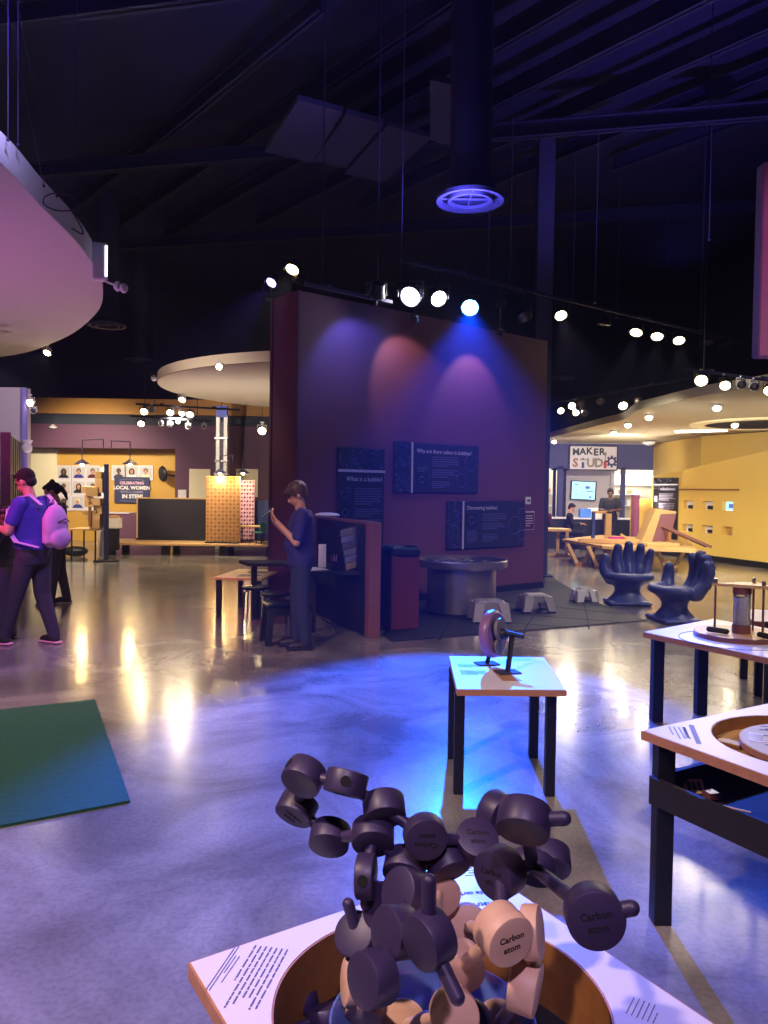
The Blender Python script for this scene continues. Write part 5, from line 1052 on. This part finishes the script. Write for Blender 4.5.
# standing woman with phone, facing -X
J=stand(el=((.06,.235,1.10),(.05,-.225,1.09)),wr=((.25,.10,1.30),(.255,-.09,1.27)),hands=(((.55,-.25,.75),(.8,.2,-.3),-1,.7),((.5,.35,.75),(.8,-.2,-.3),-1,.7)),kn=((-.01,.10,.49),(.03,-.085,.49)),an=((-.05,.10,.085),(.03,-.085,.085)),feet=((1,.1,0),(1,-.05,0)))
J['head']=(.05,0,1.575); J['neck']=(-.0,0,1.44); J['lean']=-.02
def phone(t,k,hl,hq):
    pass
wl=FL(300,648); W0=person('woman in purple t-shirt and dark jeans standing, looking down at her phone',(wl.x,wl.y,0),PI+.16,1.66,J,'shirt_blue','jeans','skin','hair_brown',hair_woman,vox=.0065,sleeve=.80,head_pitch=.50,fem=True,bulk=1.05,belly=.03,shirt_len=.86)
ph=T('smartphone','dark smartphone held up in the standing woman\'s hands','phone',(0,0,0)); 
m_=W0.matrix_basis; m_=Matrix.Translation(W0.location)@Matrix.Rotation(W0.rotation_euler.z,4,'Z'); pw=m_@V((.335,.0,1.355)); ph.location=pw; ph.rotation_euler=(0,0,PI+.16)
R_=Euler((0,-1.0,0)).to_matrix(); MB().cham((0,0,0),(.010,.078,.158),.003,Euler((0,-.85,0))).build('case','black_gloss',ph); MB().box((-.0045,0,.0045),(.002,.070,.145),Euler((0,-.85,0))).build('screen',mat('phone_screen','#30343c',.1,emit='#8090a8',es=.3),ph)
# man in polo, with backpack, facing -X
J=stand(el=((.08,.27,1.13),(.04,-.28,1.13)),wr=((.30,.16,1.16),(.29,-.13,1.13)),hands=(((.95,-.4,.05),(0,0,1),-1,.7),((.95,.45,.0),(0,0,1),-1,.7)),sh=((0,.205,1.39),(0,-.205,1.39)),kn=((.13,.10,.50),(-.02,-.10,.49)),an=((.26,.10,.085),(-.14,-.12,.085)),feet=((1,.05,0),(1,-.2,0)))
J['head']=(.10,0,1.60); J['neck']=(.03,0,1.45); J['lean']=.03
def pack(t,k,hl,hq): pass
ml=FL(34,645); MAN=person('man in indigo polo and dark trousers wearing a backpack, looking down',(ml.x,ml.y,0),PI-.25,1.73,J,'shirt_indigo','pants_dark','skin','hair_dark',hair_short,sole='sole_pink',vox=.0075,sleeve=.62,head_pitch=.5,bulk=1.14,belly=.05,shirt_len=.92)
k=1.73/1.70
bk=T('backpack','pale pink backpack worn on the back of the man in the polo','backpack',MAN.location,PI-.25)
mb=MB(); mb.sph((-.24*k,0,1.18*k),(.10*k,.15*k,.21*k),18,12); mb.cham((-.23*k,0,1.14*k),(.15*k,.27*k,.34*k),.05); mb.sph((-.30*k,0,1.06*k),(.07*k,.13*k,.11*k),14,10); remesh(mb,'pack_body','pack',bk,.009,4)
for s_ in(-1,1):
    pts_=[V((-.16,s_*.11,1.39)),V((-.06,s_*.13,1.475)),V((.06,s_*.14,1.45)),V((.165,s_*.15,1.33)),V((.15,s_*.20,1.16)),V((.0,s_*.25,1.03)),V((-.18,s_*.17,.98))]; mb=MB()
    for a,b in zip(pts_,pts_[1:]):
        a=a*k;b=b*k; d=b-a; mb.cham((a+b)/2,(d.length+.02,.05,.014),.003,(d.to_track_quat('X','Z')).to_matrix())
    mb.build('shoulder_strap','strap',bk)
MB().tube([(-.20*k,-.03,1.40*k),(-.21*k,0,1.44*k),(-.20*k,.03,1.40*k)],.010).build('grab_loop','strap',bk); MB().tube([(-.335*k,-.08*k,1.22*k),(-.355*k,0,1.25*k),(-.335*k,.08*k,1.22*k)],.006).build('zip','pants_dark',bk)
# woman with ponytail behind
J=stand(el=((.03,.25,1.11),(.02,-.25,1.11)),wr=((.22,.14,1.10),(.22,-.10,1.12)),hands=(((1,-.2,0),(0,0,1),-1,.6),((1,.2,0),(0,0,1),-1,.6)),kn=((.03,.095,.49),(-.02,-.095,.49)),an=((.08,.095,.085),(-.10,-.095,.085)))
J['head']=(.09,0,1.57); p=FL(58,604); person('woman with dark ponytail in grey jacket and trousers behind the backpack man',(p.x,p.y,0),PI+.25,1.64,J,'hoodie','pants_grey','skin','hair_dark',hair_bun,sole='hoodie',vox=.010,sleeve=2,head_pitch=.5,bulk=1.0)
# child in front of man
J=stand(el=((.05,.24,1.11),(.05,-.24,1.11)),wr=((.25,.14,1.12),(.25,-.12,1.12)),hands=(((1,-.2,0),(0,0,1),-1,.6),((1,.2,0),(0,0,1),-1,.6)))
p=FL(7,640); person('child in black cap and dark clothes half hidden at the left edge',(p.x,p.y,0),PI,1.37,J,'tshirt_black','pants_dark','skin_dark','black',hair_cap,vox=.010,sleeve=2,head_pitch=.3)
# maker room: standing man
J=stand(el=((.04,.27,1.12),(.04,-.27,1.12)),wr=((.27,.06,1.12),(.27,-.10,1.10)),hands=(((.8,-.6,0),(0,0,1),-1,.8),((.8,.6,0),(0,0,1),-1,.8)),sh=((0,.20,1.385),(0,-.20,1.385)))
J['head']=(.05,0,1.585); p=FL(609,551); person('man in black t-shirt standing in front of the maker room counter',(p.x,p.y,0),-PI/2-.25,1.72,J,'tshirt_black','tshirt_black','skin_dark','hair_dark',hair_short,vox=.012,sleeve=.7,head_pitch=.45,bulk=1.15,extra=None)
# seated person facing right
J=dict(sh=((0,.18,1.02+.0),(0,-.18,1.02)),el=((.10,.22,.80),(.10,-.22,.80)),wr=((.32,.12,.84),(.32,-.12,.84)),hand=(((1,-.2,0),(0,0,1),-1,.6),((1,.2,0),(0,0,1),-1,.6)),hip=((0,.09,.5),(0,-.09,.5)),knee=((.42,.1,.52),(.42,-.1,.52)),ankle=((.42,.1,.085),(.42,-.1,.085)),foot=((1,0,0),(1,0,0)))
def seated(label,px,py,Y,rz,shirt,Hh=1.68,hair=hair_short,cut=None):
    # seated figure: the standing builder with torso rings lowered
    q=gx(px,py,Y); t=T('person',label,'person',(q.x,Y,0),rz); k=Hh/1.7; S=lambda p:V(p)*k
    dz=-.40
    mb=MB(); 
    for z,r1_,r2_ in ((.90,.12,.165),(1.05,.105,.145),(1.2,.112,.155),(1.33,.105,.165)): mb.sph(S((.02,0,z+dz)),(r1_*k,r2_*k,.12*k),16,10)
    sm_=mb
    body=MB(); body.limb([S((0,0,1.38+dz)),S((.05,0,1.5+dz))],[.055*k,.05*k]); head=S((.07,0,1.585+dz)); hq=Euler((0,.5,0)).to_quaternion()
    def hl(x,y,z): return head+hq@(V((x,y,z))*k)
    body.sph(hl(-.012,0,.025),(.094*k,.076*k,.092*k),18,12,hq); body.sph(hl(.020,0,-.045),(.068*k,.056*k,.070*k),16,10,hq); body.sph(hl(.100,0,-.028),(.014*k,.015*k,.011*k),8,6,hq)
    for z in (.90,1.05,1.2,1.33): body.sph(S((.02,0,z+dz)),(.09*k,.13*k,.12*k),14,8)
    sh=((0,.185,1.36+dz),(0,-.185,1.36+dz)); el=((.10,.23,1.12+dz),(.10,-.23,1.12+dz)); wr=((.34,.10,1.14+dz),(.34,-.10,1.14+dz))
    tr=MB(); tr.sph(S((.0,0,.50)),(.16*k,.18*k,.12*k),16,10)
    for i in (0,1):
        body.limb([S(sh[i]),S(el[i]),S(wr[i])],[.045*k,.035*k,.025*k],10); hand(body,S(wr[i]),(1,-.2 if i==0 else .2,0),(0,0,1),-1 if i==0 else 1,.6)
        s_=1 if i==0 else -1; hp=(0,s_*.09,.50); kn=(.42,s_*.1,.50); an=(.40,s_*.1,.085)
        body.limb([S(hp),S(kn),S(an)],[.07*k,.05*k,.035*k],10); tr.limb([S(hp),S(kn),S(an)],[.09*k,.07*k,.055*k],12); mb.limb([S(sh[i]),S(el[i]),S(el[i])*.3+S(wr[i])*.7],[.06*k,.05*k,.04*k],10)
        so=MB().limb([S((.38,s_*.1,.05)),S((.54,s_*.1,.04))],[.045*k,.035*k],10); so=so.build('shoe','shoe_dark',t,smooth=True)
    remesh(body,'body','skin',t,.012,2); remesh(mb,'shirt',shirt,t,.012,3); remesh(tr,'trousers','tshirt_black',t,.012,3)
    hb=MB(); hair(hb,hl,hq,k); remesh(hb,'hair','hair_dark',t,.012,2)
    c=T('work_stool','stool under the %s'%label.split(' seated')[0],'stool',(q.x,Y,0),rz); MB().lathe([(.17,.36),(.17,.39),(0,.39)],20).build('seat','seat_blue',c,smooth=True); MB().cone((0,0,.03),(0,0,.36),.03,.03).build('post','chrome',c); MB().lathe([(.2,0),(.18,.03),(0,.04)],20).build('foot','black',c)
    return t
seated('person in black seated at the maker room counter facing right',569,520,21.9,-.1,'tshirt_black')
seated('person in maroon top seated at the far left, cut by the block wall edge',543,525,22.0,PI/2,'maroon_shirt')
# ================================================================ ATOM MODEL
def cam2w(n): v=V((n[0],-n[2],n[1])); return v.normalized()
R0=.043; TH=.046
AT={1: (304, 776, 1.597), 2: (346, 783, 1.56), 3: (297, 808, 1.677), 4: (330, 837, 1.636), 5: (384, 808, 1.56), 6: (373, 835, 1.56), 7: (425, 836, 1.525), 8: (476, 842, 1.56), 9: (497, 812, 1.66), 10: (524, 820, 1.242), 11: (500, 872, 1.342), 12: (533, 867, 1.397), 13: (549, 860, 1.55), 14: (594, 915, 1.137), 15: (405, 866, 1.56), 16: (447, 862, 1.56), 17: (366, 876, 1.52), 18: (406, 893, 1.397), 19: (383, 905, 1.52), 20: (396, 932, 1.29), 21: (429, 938, 1.198), 22: (358, 936, 1.525), 23: (373, 978, 1.242), 31: (503, 933, 1.242), 32: (532, 932, 1.29), 33: (525, 986, 1.29), 34: (467, 926, 1.6), 35: (460, 966, 1.397), 36: (454, 1014, 1.342), 37: (438, 893, 1.58), 38: (498, 1026, 1.5), 39: (368, 1008, 1.525), 40: (349, 982, 1.5), 41: (403, 1026, 1.5)}
def atom(i,px,py,r,n,m='atom_black',pegs=(),holes=(),txt=None,label='',group=None,th=TH,Yd=None):
    d=R0*FPX/r if Yd is None else Yd
    c=DP(px,py,d); ax=cam2w(n); q=ax.to_track_quat('Z','Y'); t=T('atom_piece',label,'toy piece',c,0,group); h=th/2; b=.004
    o=MB().lathe([(0,-h),(R0-b,-h),(R0-b*.3,-h+b*.3),(R0,-h+b),(R0,h-b),(R0-b*.3,h-b*.3),(R0-b,h),(0,h)],40).build('puck',m,t,smooth=True); o.rotation_mode='QUATERNION'; o.rotation_quaternion=q
    for pg in pegs:
        # pg: (pixel x, pixel y, depth offset) of the peg tip
        if isinstance(pg,int): e=DP(*AT[pg])-c; e=e*max(.3,1-.030/e.length)
        else: e=DP(pg[0],pg[1],d+(pg[2] if len(pg)>2 else 0))-c
        u=e.normalized(); s_=u*min(R0*.5,e.length*.4)
        MB().cone(s_,e-u*.008,.0118,.0118,16,cap=False).sph(e-u*.008,.0118,16,12).build('peg','atom_black' if m=='atom_black' else m,t,smooth=True)
    for hx in holes:
        # camera space direction from the centre, snapped on the rim
        v=cam2w(hx); v=(v-ax*v.dot(ax)).normalized(); MB().cone(v*(R0-.006),v*(R0+.0006),.0105,.0105,16).build('socket_hole','hole',t)
    if txt:
        upv=cam2w(txt[1]); upv=(upv-ax*upv.dot(ax)).normalized(); xr=upv.cross(ax); mt=Matrix((xr,upv,ax)).transposed()
        for ln,off in (('Carbon',.008),('atom',-.010)):
            o2=text(ln,.0150,'atom_ink' if m=='atom_black' else 'wood_ink',t,ax*(h+.0003)+upv*off,(0,0,0),'CENTER',bold=.0003,depth=.0003); o2.rotation_euler=mt.to_euler()
    return t
B='black wooden carbon atom puck '
UP=(0,1,0)
atom(1,304,776,21,(-.35,-.50,.80),holes=[(-.9,.6,.3)],pegs=[2],label=B+'at the top left of the ring, hole on its rim')
atom(2,346,783,21.5,(-.22,-.88,.42),holes=[(.0,.35,.95)],pegs=[5],label=B+'with a black hole facing the viewer, top of the ring',txt=((0),(0,.4,.9)))
atom(3,297,808,20,(-.35,-.62,.72),pegs=[1, 4],label=B+'at the far left of the ring, lettered underside',txt=(0,(.5,.4,.5)))
atom(4,330,837,20.5,(-.08,-.52,.85),pegs=[6],label=B+'at the bottom left of the ring, face toward viewer')
atom(5,384,808,21.5,(.10,-.62,.78),pegs=[7, 6],label=B+'upper right in the ring, beside the lettered central one')
atom(6,373,835,21.5,(.0,-.50,.86),pegs=[17, 15],label=B+'lower right in the ring, above the hanging slab')
atom(7,425,836,22,(.12,-.08,1),pegs=[8, 15],label=B+'with round face square to the viewer, centre top',txt=(0,(-.1,-1,0)),th=.038)
atom(8,476,842,21.5,(.10,.80,.60),pegs=[16],label=B+'with lettered face tilted up, right of centre',txt=(0,(0,.7,-.7)))
atom(9,497,812,20,(.62,-.1,.75),label=B+'small looking dark one tucked behind the top right piece',Yd=1.66)
atom(10,524,820,27,(-.25,-.62,.74),pegs=[(569, 818, -0.02), 12],label=B+'highest on the right, fat peg pointing right')
atom(11,500,872,25,(-.72,-.05,.68),pegs=[31],label=B+'right of centre standing on edge above the pale Carbon atom',txt=(0,(-.2,1,0)))
atom(12,533,867,24,(-.35,-.55,.75),pegs=[11, 14],label=B+'between the edge-on piece and the far right one',th=.03)
atom(13,549,860,22,(-.1,-.5,.8),pegs=[12],label=B+'half hidden behind the others at right centre',Yd=1.55)
atom(14,594,915,29.5,(-.08,.12,1),holes=[(-.1,-1,.2)],pegs=[(637, 907, -0.02)],label=B+'farthest right and low, pegs on both sides',txt=(0,(-.2,1,0)))
atom(15,405,866,22,(-.2,-.5,.85),label=B+'dark one behind and below the central round face',Yd=1.56)
atom(16,447,862,21,(.3,-.6,.7),pegs=[8, 15],label=B+'dark one under the piece with face tilted up',Yd=1.56)
atom(17,366,876,22,(1,.03,.14),holes=[(0,.25,.96)],pegs=[(366, 908)],label=B+'seen edge on as an upright slab with a socket',Yd=1.52,th=0.036)
atom(18,406,893,24,(-.72,.42,.55),pegs=[15, 20],label=B+'tilted one below the central round face')
atom(19,383,905,21,(-.80,.30,.50),pegs=[20],label=B+'leaning behind the tilted one, left of centre',Yd=1.52)
atom(20,396,932,26,(-.78,.22,.56),label=B+'tall ellipse face, left centre of the pile')
atom(21,429,938,28,(-.76,-.08,.62),pegs=[(429, 876, 0.0), (460, 1003, -0.05), 20],label=B+'large near one with a thumb-like peg pointing up')
atom(22,358,936,22,(-.4,.6,.6),pegs=[(347, 900), 19],label=B+'low left one with a short peg leaning up left')
atom(23,373,978,27,(-.78,.15,.60),pegs=[20],label=B+'lowest black one at the left of the pile')
Wd='pale wooden carbon atom puck '
atom(31,503,933,27,(.42,-.10,.90),'wood_atom',pegs=[34, 32],label=Wd+'with dark lettering, centre right',txt=(0,(-.12,1,0)),th=.052)
atom(32,532,932,26,(.93,.15,.30),'wood_atom',label=Wd+'seen nearly edge on right of the lettered one',th=.03)
atom(33,525,986,26,(.90,-.10,.38),'wood_atom',pegs=[32],label=Wd+'edge on below the lettered one, at the bowl rim')
atom(34,467,926,20,(-.1,.35,.9),'wood_atom',label=Wd+'small pinkish one behind, between black and lettered pieces',Yd=1.6)
atom(35,460,966,24,(.15,-.15,1),'wood_atom',pegs=[31],label=Wd+'below the big black one, round face forward')
atom(36,454,1014,25,(.0,.35,.92),'wood_atom',pegs=[35],label=Wd+'at the bottom edge of view in the bowl')
atom(37,438,893,20,(.30,-.05,.95),'wood_atom',pegs=[21],label=Wd+'mostly hidden behind the upright peg',Yd=1.58)
atom(38,498,1026,21,(.1,.8,.5),'wood_atom',pegs=[33],label=Wd+'at the bottom edge, right of the lowest one',Yd=1.5)
atom(39,368,1008,22,(-.2,-.5,.8),'wood_atom',pegs=[(398, 1010), 23],label=Wd+'low left one with a peg to the right')
atom(40,349,982,22,(-.9,.1,.2),'wood_atom',pegs=[39],label=Wd+'edge on at the left rim of the bowl',th=.02,Yd=1.5)
atom(41,403,1026,21,(.1,.8,.5),'wood_atom',pegs=[36],label=Wd+'at the bottom edge, left of the lowest one',Yd=1.5)
# clear bowl and the dark pile in and around it
bc=V((.105,1.44,.45)); t=T('clear_bowl','clear plastic bowl glowing blue that holds the atom pieces','bowl',bc)
MB().lathe([(.0,.004),(.15,.004),(.165,.02),(.185,.13),(.195,.155),(.190,.156),(.180,.13),(.16,.024),(.148,.008),(0,.008)],56).build('shell','bowl_clear',t,smooth=True)
rg=random.Random(21)
spots_=[(.02,.0,.03),(.10,.03,.035),(-.07,.05,.035),(.03,.10,.035),(-.02,-.09,.035),(.09,-.07,.035),(.0,.02,.085),(.08,.07,.09),(-.08,-.03,.09),(.05,-.06,.09),(.02,.10,.10),(-.01,-.02,.135),(.07,.02,.14)]
for k,(x,y,z) in enumerate(spots_):
    c=bc+V((x,y,z)); t=T('atom_piece','dark atom puck in the heap filling the clear bowl','toy piece',c,0,'dark atom pucks heaped in the bowl'); q=V((rg.uniform(-1,1),rg.uniform(-1,.4),rg.uniform(.2,1))).normalized().to_track_quat('Z','Y')
    for nm,bb in (('puck',MB().lathe([(0,-.021),(.037,-.021),(.040,-.017),(.040,.017),(.037,.021),(0,.021)],28)),('peg',MB().cone((.03,0,0),(.062,0,0),.0095,.0085,12))):
        o=bb.build(nm,'atom_black',t,smooth=True); o.rotation_mode='QUATERNION'; o.rotation_quaternion=q
for k,(px,py,lab) in enumerate(((300,1000,'dark atom puck lying low on the well floor at far left'),(325,1016,'dark atom puck on the well floor beside the bowl, left'),(583,1008,'dark atom puck on the well floor right of the bowl'),(566,985,'dark atom puck lying by the right well wall'))):
    c=FL(px,py,.47); t=T('atom_piece',lab,'toy piece',c); q=V((rg.uniform(-.4,.4),rg.uniform(-.4,.4),1)).normalized().to_track_quat('Z','Y')
    for nm,bb in (('puck',MB().lathe([(0,-.018),(.037,-.018),(.040,-.014),(.040,.014),(.037,.018),(0,.018)],28)),('peg',MB().cone((.03,0,0),(.075,0,0),.0095,.0085,12))):
        o=bb.build(nm,'atom_black',t,smooth=True); o.rotation_mode='QUATERNION'; o.rotation_quaternion=q
